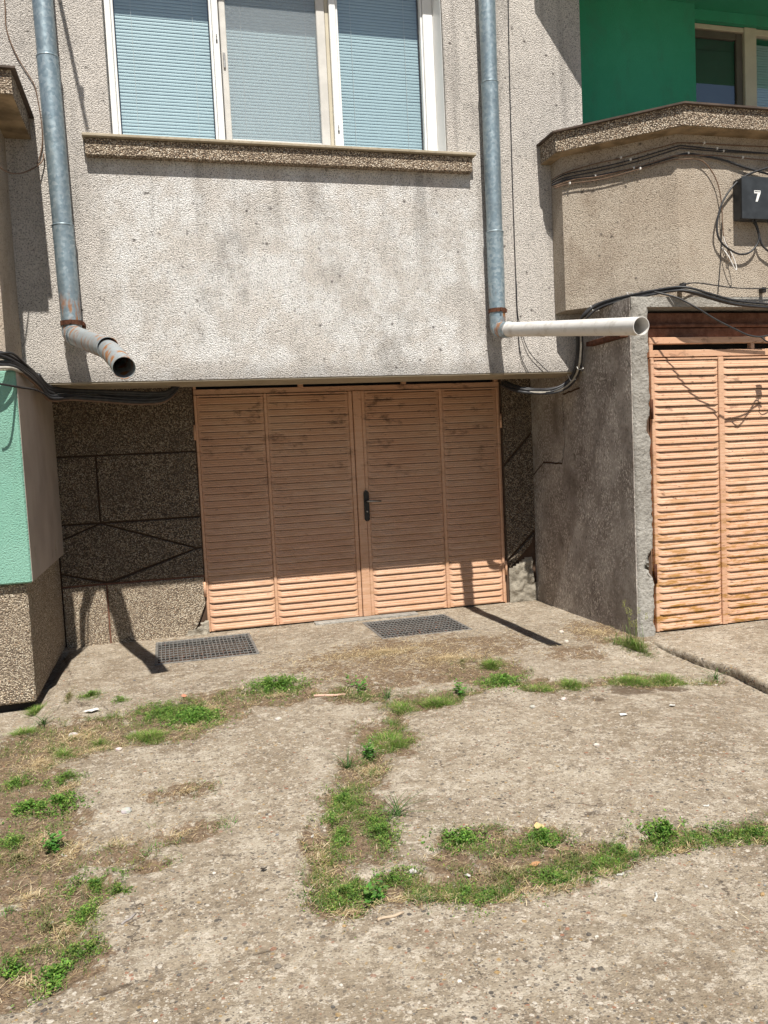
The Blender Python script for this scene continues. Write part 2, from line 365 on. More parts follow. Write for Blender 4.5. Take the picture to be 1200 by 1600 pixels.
def tintmat(name, rough=.8, transl=0.0, bump=0):
    n = N(name, rough, 0, .25); col = n.attr('tint'); n.put(n.b.inputs['Base Color'], col)
    if transl:
        t = n.nt.nodes.new('ShaderNodeBsdfTranslucent'); n.L(col, t.inputs[0])
        mx = n.nt.nodes.new('ShaderNodeMixShader'); mx.inputs[0].default_value = transl
        n.L(n.b.outputs[0], mx.inputs[1]); n.L(t.outputs[0], mx.inputs[2]); n.L(mx.outputs[0], n.out.inputs[0])
    if bump: n.L(n.bump(n.noise(160, 3), bump), n.b.inputs['Normal'])
    return n.m
M['leaf'] = tintmat('weed leaves', .6, .35); M['straw'] = tintmat('dry straw', .8, .15); M['stone'] = tintmat('stones', .85, 0, .002)
# ---------------------------------------------------------------- measured positions (metres)
WEEDS=[
 (-0.115, 5.351, 0.184, 0.197, 'mat', 'low grey-green weed mat left of the left drain grate, back half of the big patch'),
 (-0.198, 4.9, 0.12, 0.13, 'grass', 'bright grass tuft at the front edge of the big patch below the left grate'),
 (0.082, 5.183, 0.153, 0.267, 'leafy', 'bushy leafy weed at the right end of the big patch below the left grate'),
 (0.657, 5.626, 0.178, 0.178, 'leafy', 'leafy weed row right of the left drain grate'),
 (1.167, 5.328, 0.098, 0.213, 'broad', 'broad-leaved weed beside the pinkish stick'),
 (1.319, 5.07, 0.051, 0.127, 'blade', 'spiky grass tuft just right of the broad-leaved weed'),
 (1.34, 4.827, 0.065, 0.155, 'grass', 'small grass tuft at the top of the crack running to the camera'),
 (1.574, 4.824, 0.148, 0.106, 'grass', 'flat yellow-green grass strip below the right drain grate'),
 (1.783, 4.939, 0.076, 0.113, 'broad', 'small broad-leaved weed right of the yellow-green grass strip'),
 (2.057, 5.644, 0.082, 0.092, 'dry', 'thin yellowish tuft nearest the front of the right grate'),
 (2.25, 5.512, 0.094, 0.126, 'grass', 'small green tuft right of the thin yellowish tuft by the right grate'),
 (2.145, 5.083, 0.139, 0.155, 'leafy', 'leafy grass clump below the shadow of the white pipe'),
 (2.294, 4.834, 0.083, 0.101, 'grass', 'short grass clump left of a taller one, in the crack below the grey side wall'),
 (2.51, 4.8, 0.067, 0.132, 'grass', 'taller round grass clump in the crack below the grey side wall'),
 (2.946, 4.782, 0.167, 0.124, 'grass', 'long low grass clump behind the damp patch'),
 (3.216, 4.743, 0.117, 0.159, 'grass', 'dense bright grass clump beside the damp patch, nearest the raised slab'),
 (3.579, 4.732, 0.038, 0.084, 'blade', 'lone tuft growing against the edge of the raised slab'),
 (3.457, 5.572, 0.116, 0.252, 'tall', 'tall seeding grass at the foot of the concrete pillar'),
 (1.12, 4.269, 0.13, 0.161, 'grass', 'round grass tuft halfway down the crack running to the camera'),
 (0.954, 4.12, 0.062, 0.111, 'broad', 'dark leafy weed touching the round tuft in the middle crack'),
 (0.82, 4.022, 0.044, 0.052, 'blade', 'flat spray of long blades left of the middle crack'),
 (0.71, 3.6, 0.081, 0.155, 'mat', 'dense green mat at the top of the ring of weeds'),
 (0.786, 3.281, 0.067, 0.252, 'mat', 'long green mat forming the right side of the ring of weeds'),
 (0.612, 3.31, 0.047, 0.19, 'mat', 'narrow green mat forming the left side of the ring of weeds'),
 (0.898, 3.37, 0.034, 0.038, 'blade', 'long thin blades sticking out right of the ring of weeds'),
 (0.54, 2.807, 0.109, 0.113, 'mat', 'largest dense weed mat, at the bottom corner of the cracks'),
 (0.724, 2.858, 0.092, 0.051, 'mat', 'loose weed strip above right of the largest mat'),
 (0.626, 2.74, 0.032, 0.05, 'broad', 'short broad-bladed weed at the lower edge of the largest mat'),
 (0.812, 2.731, 0.08, 0.052, 'dry', 'half-dried weeds between the largest mat and the next green one'),
 (0.971, 2.646, 0.078, 0.076, 'mat', 'dark green mat at the lower front edge of the right-hand crack'),
 (1.087, 3.069, 0.095, 0.078, 'leafy', 'yellow-green weed patch at the left tip of the upper crack branch'),
 (1.143, 2.753, 0.101, 0.084, 'dry', 'thin half-dried weeds in the fork of the right-hand cracks'),
 (1.395, 2.94, 0.067, 0.088, 'leafy', 'weed clump beside the crumpled yellow leaf'),
 (1.316, 2.665, 0.099, 0.074, 'mat', 'green mat with a scrap of white paper on it'),
 (1.484, 2.688, 0.086, 0.078, 'mat', 'green mat just right of the one with the paper scrap'),
 (1.459, 2.792, 0.109, 0.051, 'dry', 'sparse weeds above the mat with the paper scrap'),
 (1.631, 2.749, 0.084, 0.052, 'mat', 'small mat left of the densest clump of the right-hand crack'),
 (1.862, 2.792, 0.101, 0.096, 'leafy', 'densest bright clump of the right-hand crack'),
 (2.052, 2.732, 0.105, 0.069, 'mat', 'low green mat right of the densest clump'),
 (2.207, 2.691, 0.08, 0.07, 'mat', 'low green mat in the right-hand crack, rightmost of all'),
 (-0.857, 4.444, 0.084, 0.076, 'mat', 'grey-green mat farthest back at the left picture edge'),
 (-0.616, 4.391, 0.091, 0.065, 'mat', 'flat grey-green mat on the bare soil strip, farthest back of those clear of the edge'),
 (-0.733, 4.088, 0.078, 0.072, 'leafy', 'leafy weed on the soil strip, left of its leafier twin'),
 (-0.586, 4.053, 0.09, 0.095, 'leafy', 'leafier weed with upright shoots on the soil strip'),
 (-0.745, 3.737, 0.082, 0.067, 'mat', 'mat at the left picture edge, above the lone small shoot'),
 (-0.697, 3.57, 0.09, 0.074, 'dry', 'yellowish mat at the left picture edge level with the cigarette butt'),
 (-0.565, 3.608, 0.026, 0.038, 'broad', 'lone small bright shoot beside the cigarette butt on the soil strip'),
 (-0.373, 3.222, 0.103, 0.072, 'mat', 'spreading mat at the right rim of the soil strip'),
 (-0.266, 3.105, 0.035, 0.024, 'mat', 'tiny creeping shoot reaching onto the concrete from the soil strip'),
 (-0.384, 3.004, 0.057, 0.089, 'mat', 'tall narrow mat below the spreading one on the soil strip'),
 (-0.511, 2.986, 0.066, 0.039, 'dry', 'sparse weeds left of the tall narrow mat'),
 (-0.368, 2.783, 0.062, 0.05, 'mat', 'mat above the lowest clump on the soil strip'),
 (-0.444, 2.669, 0.051, 0.071, 'leafy', 'lowest dense clump at the front of the soil strip'),
 (-0.579, 2.747, 0.043, 0.03, 'leafy', 'leafy clump at the left edge level with the lowest clump'),
 (-0.553, 2.848, 0.058, 0.04, 'dry', 'half-dried weeds at the left edge above the leafy clump'),
 (-0.955, 5.835, 0.057, 0.097, 'grass', 'bright tuft at the front corner of the pebble plinth'),
 (-0.753, 5.963, 0.024, 0.238, 'dry', 'weeds in the narrow crack right of the pebble plinth'),
 (-0.606, 5.93, 0.072, 0.084, 'mat', 'small grey-green cushion on the concrete right of the plinth crack'),
 (-0.398, 5.711, 0.047, 0.047, 'mat', 'faint flat weed between the small cushion and the big patch'),
 (-0.847, 5.423, 0.035, 0.112, 'blade', 'dark spiky tuft among broken concrete in front of the plinth'),
 (-0.95, 5.314, 0.077, 0.121, 'grass', 'grass along the broken concrete edge at the far left'),
 (-0.654, 4.792, 0.054, 0.066, 'grass', 'lone yellow-green tuft in the dry litter left'),
 (-0.474, 4.901, 0.036, 0.058, 'grass', 'little green tuft in the dry litter left of the big patch'),
]
SOIL= [(-0.087, 5.098, 0.312, 0.386), (0.189, 5.318, 0.263, 0.354), (0.622, 5.429, 0.271, 0.272), (1.835, 6.094, 1.19, 0.582), (1.623, 5.575, 0.803, 0.433), (1.148, 5.193, 0.218, 0.203), (1.499, 4.886, 0.29, 0.188), (2.128, 5.339, 0.32, 0.303), (3.463, 6.152, 0.266, 0.444), (2.953, 5.549, 0.288, 0.236), (3.496, 6.0, 0.363, 0.476), (-0.864, 4.846, 0.232, 0.453), (-0.75, 5.016, 0.322, 0.425), (-0.502, 5.028, 0.284, 0.307), (-0.774, 4.259, 0.236, 0.351), (-0.647, 3.776, 0.209, 0.348), (-0.62, 3.415, 0.215, 0.285), (-0.517, 3.001, 0.189, 0.244), (-0.444, 2.744, 0.152, 0.187), (-0.569, 2.686, 0.105, 0.178), (-0.424, 3.144, 0.15, 0.171), (1.099, 4.355, 0.165, 0.314), (0.895, 3.982, 0.134, 0.173), (0.85, 3.866, 0.13, 0.204), (0.736, 3.517, 0.133, 0.271), (0.679, 3.211, 0.135, 0.285), (0.518, 3.155, 0.079, 0.27), (0.532, 2.796, 0.141, 0.151), (0.681, 2.811, 0.167, 0.111), (0.853, 2.725, 0.14, 0.096), (1.044, 2.702, 0.164, 0.125), (1.303, 2.755, 0.194, 0.17), (1.127, 3.041, 0.144, 0.111), (1.419, 2.99, 0.105, 0.103), (1.531, 2.722, 0.17, 0.111), (1.831, 2.746, 0.149, 0.099), (2.073, 2.712, 0.149, 0.08), (2.223, 2.673, 0.099, 0.081), (-0.037, 3.97, 0.194, 0.11), (-0.253, 3.444, 0.166, 0.118), (-0.017, 3.537, 0.201, 0.113), (-0.148, 3.293, 0.106, 0.065), (2.357, 4.886, 0.169, 0.178), (3.003, 4.756, 0.25, 0.186), (1.24, 2.912, 0.152, 0.132), (0.967, 2.906, 0.1, 0.099)]
STRAW= [(0.055, 4.974, 0.244, 0.197), (0.189, 5.318, 0.175, 0.212), (-0.614, 5.075, 0.286, 0.248), (-0.484, 4.795, 0.232, 0.134), (-0.777, 4.709, 0.188, 0.267), (1.601, 6.208, 0.893, 0.294), (1.999, 5.796, 0.493, 0.268), (3.403, 6.048, 0.209, 0.333), (-0.596, 4.272, 0.136, 0.088), (-0.487, 3.532, 0.112, 0.134), (-0.637, 3.709, 0.117, 0.133), (-0.613, 3.212, 0.101, 0.075), (-0.445, 2.934, 0.093, 0.085), (-0.51, 2.665, 0.084, 0.053), (0.501, 3.134, 0.065, 0.239), (0.48, 2.958, 0.062, 0.095), (0.51, 2.695, 0.136, 0.036), (0.936, 3.875, 0.098, 0.083), (0.885, 3.94, 0.116, 0.119), (0.854, 2.657, 0.114, 0.033), (1.097, 2.591, 0.136, 0.042), (1.265, 2.575, 0.114, 0.035), (1.156, 2.783, 0.097, 0.057), (1.846, 2.685, 0.098, 0.032), (0.746, 2.696, 0.115, 0.033), (0.622, 5.429, 0.18, 0.091), (-0.006, 3.997, 0.13, 0.04), (-0.044, 3.547, 0.086, 0.038), (-0.308, 3.524, 0.085, 0.049), (1.47, 2.617, 0.07, 0.028)]
DAMP= [(2.812, 4.568, 0.16, 0.128), (3.105, 4.545, 0.14, 0.059), (2.52, 4.462, 0.039, 0.052)]
CRACKS= [[(-0.601, 5.318), (-0.094, 5.442), (0.6, 5.602), (1.155, 5.221), (1.355, 4.906), (1.664, 4.857), (2.155, 5.061), (2.4, 4.786), (3.273, 4.716), (3.547, 4.676)], [(1.355, 4.906), (1.15, 4.334), (0.937, 4.011), (0.739, 3.664), (0.589, 3.306), (0.487, 3.058), (0.466, 2.82), (0.562, 2.719)], [(0.572, 2.76), (0.802, 2.721), (0.968, 2.638), (1.279, 2.654), (1.589, 2.727), (1.899, 2.761), (2.254, 2.673), (2.505, 2.607)], [(0.996, 3.067), (1.193, 3.064), (1.399, 2.95), (1.471, 2.787), (1.581, 2.714)], [(-0.954, 7.455), (-0.793, 6.507), (-0.791, 5.823), (-0.86, 5.301), (-0.975, 5.11)], [(0.246, 2.573), (0.04, 2.575), (-0.119, 2.579), (-0.289, 2.525)]]
BAYC0 = [(3.32, 6.404, 3.841), (3.387, 6.347, 3.872), (3.456, 6.287, 3.886), (3.609, 6.156, 3.904), (3.754, 6.032, 3.908), (3.907, 5.901, 3.924), (4.073, 5.758, 3.94), (4.107, 5.748, 3.943), (4.331, 5.748, 3.949), (4.632, 5.748, 3.949), (5.034, 5.748, 3.954)]
BAYC1 = [(3.317, 6.401, 3.824), (3.413, 6.319, 3.863), (3.614, 6.147, 3.865), (3.809, 5.98, 3.877), (3.979, 5.834, 3.899), (4.089, 5.74, 3.914), (4.15, 5.744, 3.919), (4.447, 5.744, 3.908), (5.029, 5.744, 3.896)]
BAYC2 = [(3.315, 6.398, 3.807), (3.398, 6.327, 3.834), (3.631, 6.127, 3.839), (3.863, 5.928, 3.856), (4.068, 5.752, 3.888), (4.135, 5.74, 3.897), (4.503, 5.74, 3.89), (5.026, 5.74, 3.899)]
BAYC3 = [(3.313, 6.395, 3.79), (3.408, 6.313, 3.814), (3.589, 6.158, 3.801), (3.822, 5.958, 3.804), (4.01, 5.797, 3.827), (4.083, 5.734, 3.838), (4.173, 5.736, 3.857), (4.32, 5.736, 3.845), (4.499, 5.736, 3.823), (4.71, 5.736, 3.772), (4.926, 5.736, 3.73), (5.02, 5.736, 3.713)]
BAYC4 = [(3.319, 6.384, 3.776), (3.467, 6.257, 3.803), (3.606, 6.138, 3.79), (3.839, 5.938, 3.808), (4.026, 5.778, 3.836), (4.088, 5.725, 3.835), (4.436, 5.732, 3.854), (4.678, 5.732, 3.845), (5.018, 5.732, 3.835)]
BAYC5 = [(3.325, 6.374, 3.762), (3.424, 6.289, 3.775), (3.624, 6.118, 3.763), (3.855, 5.919, 3.787), (4.042, 5.759, 3.81), (4.107, 5.728, 3.807), (4.254, 5.728, 3.814), (4.342, 5.728, 3.773), (4.429, 5.728, 3.652), (4.468, 5.728, 3.492), (4.476, 5.728, 3.315), (4.486, 5.728, 3.214), (4.521, 5.728, 3.138), (4.55, 5.728, 3.052), (4.531, 5.728, 3.026), (4.521, 5.728, 3.113)]
LOOP = [(4.998, 5.71, 3.796), (4.781, 5.71, 3.735), (4.657, 5.71, 3.68), (4.546, 5.71, 3.59), (4.459, 5.71, 3.471), (4.414, 5.71, 3.334), (4.412, 5.71, 3.233), (4.453, 5.71, 3.158), (4.525, 5.71, 3.109), (4.615, 5.71, 3.074), (4.708, 5.71, 3.086), (4.776, 5.71, 3.139), (4.808, 5.71, 3.206), (4.785, 5.71, 3.293), (4.737, 5.71, 3.358)]
LOOP2 = [(4.768, 5.71, 3.359), (4.797, 5.71, 3.278), (4.821, 5.71, 3.191), (4.857, 5.71, 3.13), (4.987, 5.71, 3.055)]
VERT = [(4.488, 5.75, 3.347), (4.478, 5.75, 3.143), (4.462, 5.75, 2.964), (4.439, 5.75, 2.769)]
TOPW = [(3.978, 5.79, 2.805), (4.034, 5.742, 2.811), (4.089, 5.695, 2.827), (4.219, 5.71, 2.841), (4.398, 5.71, 2.822), (4.58, 5.71, 2.803), (4.858, 5.71, 2.799), (5.015, 5.71, 2.805)]
LOW0 = [(3.017, 6.9, 2.194), (3.047, 6.76, 2.14), (3.105, 6.62, 2.098), (3.29, 6.62, 2.087), (3.448, 6.62, 2.117), (3.547, 6.6, 2.192), (3.553, 6.5, 2.294), (3.534, 6.42, 2.45), (3.505, 6.36, 2.578), (3.47, 6.225, 2.664), (3.533, 6.172, 2.733), (3.633, 6.086, 2.77), (3.77, 5.969, 2.789), (3.903, 5.854, 2.803), (4.034, 5.742, 2.806), (4.143, 5.69, 2.781), (4.321, 5.69, 2.736), (4.561, 5.69, 2.686), (4.964, 5.69, 2.655)]
LOW1 = [(3.036, 6.9, 2.176), (3.065, 6.76, 2.122), (3.123, 6.62, 2.08), (3.309, 6.62, 2.07), (3.466, 6.62, 2.1), (3.566, 6.6, 2.175), (3.572, 6.5, 2.277), (3.552, 6.42, 2.437), (3.523, 6.36, 2.565), (3.477, 6.206, 2.647), (3.539, 6.153, 2.717), (3.639, 6.067, 2.754), (3.776, 5.95, 2.773), (3.909, 5.836, 2.787), (4.039, 5.725, 2.79), (4.152, 5.678, 2.766), (4.329, 5.678, 2.722), (4.57, 5.678, 2.671), (4.972, 5.678, 2.641)]
LOW2 = [(3.004, 6.9, 2.171), (3.034, 6.76, 2.117), (3.092, 6.62, 2.076), (3.277, 6.62, 2.065), (3.435, 6.62, 2.095), (3.534, 6.6, 2.17), (3.54, 6.5, 2.272), (3.521, 6.42, 2.433), (3.493, 6.36, 2.561), (3.452, 6.215, 2.645), (3.514, 6.161, 2.715), (3.614, 6.076, 2.751), (3.751, 5.958, 2.771), (3.884, 5.844, 2.784), (4.015, 5.732, 2.788), (4.114, 5.666, 2.76), (4.29, 5.666, 2.715), (4.53, 5.666, 2.665), (4.93, 5.666, 2.634)]
LOW3 = [(3.043, 6.9, 2.205), (3.073, 6.76, 2.151), (3.13, 6.62, 2.108), (3.316, 6.62, 2.098), (3.474, 6.62, 2.128), (3.573, 6.6, 2.203), (3.579, 6.5, 2.304), (3.559, 6.42, 2.459), (3.53, 6.36, 2.587), (3.472, 6.184, 2.665), (3.534, 6.132, 2.734), (3.633, 6.046, 2.771), (3.769, 5.93, 2.79), (3.902, 5.816, 2.803), (4.031, 5.705, 2.806), (4.141, 5.654, 2.782), (4.317, 5.654, 2.737), (4.557, 5.654, 2.687), (4.958, 5.654, 2.657)]
LOW4 = [(3.054, 6.9, 2.164), (3.084, 6.76, 2.11), (3.141, 6.62, 2.069), (3.327, 6.62, 2.058), (3.485, 6.62, 2.088), (3.584, 6.6, 2.163), (3.59, 6.5, 2.265), (3.57, 6.42, 2.428), (3.541, 6.36, 2.556), (3.474, 6.169, 2.633), (3.536, 6.117, 2.702), (3.635, 6.031, 2.739), (3.771, 5.915, 2.758), (3.903, 5.802, 2.772), (4.032, 5.691, 2.776), (4.143, 5.642, 2.751), (4.319, 5.642, 2.707), (4.559, 5.642, 2.656), (4.959, 5.642, 2.626)]
HANG = [(3.812, 5.7, 2.766), (3.859, 5.66, 2.744), (3.961, 5.6, 2.698), (4.088, 5.54, 2.608), (4.23, 5.5, 2.511), (4.389, 5.48, 2.433), (4.49, 5.46, 2.385), (4.6, 5.45, 2.372), (4.742, 5.46, 2.402)]
LEFT0 = [(-1.05, 5.7, 2.324), (-0.983, 5.75, 2.342), (-0.932, 5.9, 2.326), (-0.881, 6.2, 2.294), (-0.849, 6.4, 2.246), (-0.808, 6.55, 2.179), (-0.714, 6.7, 2.16), (-0.537, 6.8, 2.153), (-0.251, 6.85, 2.139), (-0.003, 6.9, 2.13), (0.09, 6.95, 2.163), (0.153, 7.0, 2.245)]
LEFT1 = [(-1.054, 5.7, 2.276), (-0.987, 5.75, 2.288), (-0.919, 5.85, 2.286), (-0.876, 6.15, 2.253), (-0.844, 6.4, 2.204), (-0.798, 6.55, 2.131), (-0.669, 6.7, 2.144), (-0.443, 6.8, 2.13), (-0.179, 6.85, 2.106), (0.021, 6.9, 2.119), (0.13, 7.0, 2.203)]
LEFT2 = [(-1.055, 5.7, 2.256), (-0.983, 5.72, 2.265), (-0.92, 5.8, 2.268), (-0.889, 6.1, 2.257), (-0.868, 6.4, 2.233), (-0.823, 6.55, 2.165), (-0.626, 6.75, 2.167), (-0.348, 6.85, 2.147), (-0.054, 6.9, 2.127)]
LEFT3 = [(-1.048, 5.7, 2.353), (-0.976, 5.72, 2.358), (-0.92, 5.8, 2.368), (-0.891, 5.95, 2.344), (-0.867, 6.25, 2.3), (-0.831, 6.45, 2.237), (-0.809, 6.6, 2.193)]
LEFT4 = [(-1.043, 5.6, 2.16), (-0.979, 5.65, 2.156), (-0.905, 5.9, 2.156), (-0.848, 6.2, 2.164), (-0.813, 6.4, 2.148), (-0.772, 6.55, 2.126), (-0.58, 6.75, 2.155), (-0.251, 6.85, 2.129)]
FACL = [(-0.899, 6.548, 5.073), (-0.896, 6.548, 4.941), (-0.899, 6.548, 4.785), (-0.848, 6.548, 4.611), (-0.772, 6.548, 4.468), (-0.738, 6.548, 4.398), (-0.721, 6.548, 4.281), (-0.71, 6.548, 4.123), (-0.716, 6.548, 3.986), (-0.74, 6.548, 3.893), (-0.762, 6.548, 3.841)]
FACL2 = [(-0.711, 6.54, 3.914), (-0.718, 6.53, 3.865), (-0.748, 6.5, 3.816), (-0.788, 6.45, 3.77), (-0.841, 6.35, 3.707), (-0.883, 6.2, 3.651), (-0.92, 6.05, 3.624), (-0.97, 5.9, 3.632)]
FACR = [(3.048, 6.548, 5.458), (3.035, 6.548, 4.833), (3.028, 6.548, 4.201), (3.025, 6.548, 3.668), (3.025, 6.548, 3.075), (3.028, 6.548, 2.693), (3.033, 6.548, 2.501), (3.052, 6.548, 2.364), (3.114, 6.548, 2.235)]
FACR2 = [(3.025, 6.54, 3.019), (3.027, 6.54, 2.746), (3.067, 6.54, 2.555), (3.123, 6.54, 2.417), (3.228, 6.54, 2.304), (3.306, 6.54, 2.236)]
# ---------------------------------------------------------------- the ground
GRATES = [(-.165, .635, 6.66, 7.45), (1.73, 2.525, 6.69, 7.40)]
def slab_edge(y): return 3.685 + .02*math.sin(y*3.1) + .012*math.sin(y*11) - max(0, 4.7-y)*.10
def gz(x, y):
    z = .006*mnoise.noise(Vector((x*1.3, y*1.3, 0))) + .004*mnoise.noise(Vector((x*5, y*5, 3.)))
    k = min(1, max(0, (x-2.7)/.9))*min(1, max(0, (5.75-y)/.5)); z -= .065*k*k*(3-2*k)
    k = min(1, max(0, (-.88-x)/.08))*min(1, max(0, (y-5.25)/.2)); z -= .05*k
    k = min(1, max(0, (y-7.44)/.06)); z = z*(1-k) + .004*k
    return z
def seg_dist(px, py, a, b):
    ax, ay = a; bx, by = b; dx, dy = bx-ax, by-ay
    t = np.clip(((px-ax)*dx+(py-ay)*dy)/(dx*dx+dy*dy+1e-9), 0, 1)
    return np.hypot(px-ax-t*dx, py-ay-t*dy)
def build_ground():
    xs = np.concatenate([[-60,-25,-10,-5,-2.5], np.arange(-1.6, 4.3, .02), [4.6,5,6,8,14,30,60]])
    ys = np.concatenate([[-60,-25,-8,-2,0,1,1.4], np.arange(1.6, 7.72, .022), [8.2,9,12,30]])
    X, Y = np.meshgrid(xs, ys); nx, ny = len(xs), len(ys)
    Z = np.array([[gz(x, y) if -2 < x < 4.6 and 1.3 < y < 7.8 else 0. for x in xs] for y in ys])
    soil = np.zeros_like(X)
    for cx, cy, rx, ry in SOIL:
        d = np.sqrt(((X-cx)/rx)**2+((Y-cy)/ry)**2); soil = np.maximum(soil, np.clip((1.75-d)/1.15, 0, 1)*(.78 if 3.2 < cy < 4.1 and -.3 < cx < .1 else .74 if cy > 5.5 and cx > .9 else .95))
    crack = np.zeros_like(X)
    for pl in CRACKS:
        d = np.min([seg_dist(X, Y, pl[i], pl[i+1]) for i in range(len(pl)-1)], axis=0)
        if pl is not CRACKS[4] and pl is not CRACKS[5]: soil = np.maximum(soil, np.clip(1-d/.16, 0, 1)*.95)
        crack = np.maximum(crack, np.clip(1-d/.028, 0, 1)*(1. if pl in (CRACKS[4], CRACKS[5]) else .7))
    damp = np.zeros_like(X)
    for cx, cy, rx, ry in DAMP:
        damp = np.maximum(damp, np.clip(1.5-np.sqrt(((X-cx)/rx)**2+((Y-cy)/ry)**2), 0, 1))
    nn = np.array([[mnoise.noise(Vector((x*7, y*7, 12.)))*.35+mnoise.noise(Vector((x*17, y*17, 2.)))*.25 if -2 < x < 4.6 and 1.3 < y < 7.8 else 0. for x in xs] for y in ys])
    st = np.clip((soil+nn-.62)/.22, 0, 1); st[Y > 5.6] *= .3
    Z -= .020*st*st*(3-2*st) + crack*.010
    global GRID; GRID = (xs, ys, Z)
    inside = lambda i, j: any(x0 < (xs[i]+xs[i+1])/2 < x1 and y0 < (ys[j]+ys[j+1])/2 < y1 for x0, x1, y0, y1 in GRATES)
    fs = [(j*nx+i, j*nx+i+1, (j+1)*nx+i+1, (j+1)*nx+i) for j in range(ny-1) for i in range(nx-1) if not inside(i, j)]
    me = bpy.data.meshes.new('ground'); me.from_pydata(np.stack([X, Y, Z], -1).reshape(-1, 3).tolist(), [], fs)
    for nm, A in (('soil', soil), ('crack', crack), ('damp', damp)):
        at = me.attributes.new(nm, 'FLOAT', 'POINT'); at.data.foreach_set('value', A.astype(np.float32).ravel())
    me.shade_smooth(); o = link('ground', me, M['ground']); kind(o, 'structure')
    lab(o, 'cracked weathered concrete yard with soil patches'); return o
ground = build_ground()
gz_base = gz
def gz(x, y):                                                # height of the finished ground
    xs, ys, Z = GRID; i = min(max(int(np.searchsorted(xs, x))-1, 0), len(xs)-2); j = min(max(int(np.searchsorted(ys, y))-1, 0), len(ys)-2)
    u = (x-xs[i])/(xs[i+1]-xs[i]); v = (y-ys[j])/(ys[j+1]-ys[j])
    return float((Z[j,i]*(1-u)+Z[j,i+1]*u)*(1-v)+(Z[j+1,i]*(1-u)+Z[j+1,i+1]*u)*v)
def build_slab():                                             # raised slab in front of the right-hand garage
    ys = list(np.arange(1.2, 5.80, .025)); n = 60; vs = []; fs = []
    for y in ys:
        e = slab_edge(y) + random.uniform(-.006, .006)
        row = [(e+.012*random.random(), y, -.09), (e-.004, y, -.03), (e+.002+random.uniform(0,.006), y, -.008)]
        for k in range(n):
            x = e+.014+(7-e)*(k/(n-1))**1.6
            row.append((x, y, .002*mnoise.noise(Vector((x*3, y*3, 9)))-.001))
        vs += row
    w = n+3
    for j in range(len(ys)-1):
        for i in range(w-1): fs.append((j*w+i, j*w+i+1, (j+1)*w+i+1, (j+1)*w+i))
    me = bpy.data.meshes.new('pavement'); me.from_pydata(vs, [], fs); me.shade_smooth()
    o = link('pavement', me, M['slab']); kind(o, 'structure'); lab(o, 'raised concrete slab in front of the sunlit garage door')
build_slab()
# ---------------------------------------------------------------- the apartment building
B = thing('apartment_building', 'grey stucco apartment block with two salmon garage doors and mint cladding', 'building', (1.4, 7.6, 0))
YF, YG = 6.56, 7.62
# main facade round the window opening (opening x -.23..2.45, z 4.06..5.66)
m = MB()
m.box(-.97, 3.715, YF, YF+.5, 2.245, 4.06).box(-.97, -.23, YF, YF+.5, 4.06, 5.66).box(2.45, 3.715, YF, YF+.5, 4.06, 5.66).box(-.97, 3.715, YF, YF+.5, 5.66, 9)
lab(m.build('facade_wall', M['stucco'], B), 'rough light grey stucco wall above the recessed garage')
MB().box(-.97, 3.64, YF+.006, YF+.5, 2.233, 2.2435).build('beam_soffit', M['soffit'], B)
MB().box(-.97, 3.64, YF+.5, 7.9, 2.315, 2.40).build('recess_ceiling', M['soffit'], B)
# recessed garage wall: backing and panels with joints between them
wall = MB().box(-.97, .292, 7.652, 7.9, -.1, 2.315).build('garage_wall', M['joint'], B)
MB().box(3.312, 3.70, 7.652, 7.9, -.1, 2.315).build('wall_backing', M['joint'], wall)
lab(wall, 'pebbledash garage wall with recessed diamond joints')
xl, xr = -.955, .288
PAN = [[(xl,1.70),(xr,1.70),(xr,2.31),(xl,2.31)], [(xl,1.10),(-.59,1.10),(-.59,1.70),(xl,1.70)], [(-.59,1.10),(xr,1.10),(xr,1.70),(-.59,1.70)],
       [(xl,.955),(-.59,1.095),(xl,1.10)], [(-.59,1.095),(.235,.81),(xr,.81),(xr,1.10)], [(xl,.955),(xl,.665),(-.56,.56),(.235,.81),(-.59,1.095)],
       [(xl,.545),(-.56,.55),(xl,.665)], [(-.56,.55),(xr,.545),(xr,.81),(.235,.81)], [(xl,-.03),(-.575,-.03),(-.575,.545),(xl,.545)],
       [(-.575,-.03),(.11,-.03),(.20,.07),(xr,.28),(xr,.545),(-.575,.545)],
       [(3.316,1.42),(3.65,1.76),(3.65,2.31),(3.316,2.31)], [(3.316,1.405),(3.316,.44),(3.65,.755),(3.65,1.745)], [(3.316,.425),(3.345,.36),(3.43,.43),(3.60,.60),(3.65,.735)]]
for k, p in enumerate(PAN):
    m = MB(); q = inset(p, .0075)
    n0 = len(q); pts = [(u, YG+.008, w) for u, w in q] + [(u, YG, w) for u, w in inset(q, .006)] + [(u, 7.66, w) for u, w in q]
    fs = [tuple(range(n0, 2*n0))] + [(i, (i+1)%n0, n0+(i+1)%n0, n0+i) for i in range(n0)] + [(2*n0+i, 2*n0+(i+1)%n0, (i+1)%n0, i) for i in range(n0)]
    m.add(pts, fs).build('wall_panel', M['pebble_sunlit'] if k in (8, 9) else M['pebble'], wall)  # lowest left panels are painted brighter as the sunlit strip of the wall
# rust-brown battens showing in the lower joints
MB().bbox(xl, xr, 7.634, 7.645, .537, .553, .002).build('joint_strip', M['rust_beam'], wall)
MB().bbox(-.582, -.568, 7.634, 7.645, -.02, .536, .002).build('joint_strip', M['rust_beam'], wall)
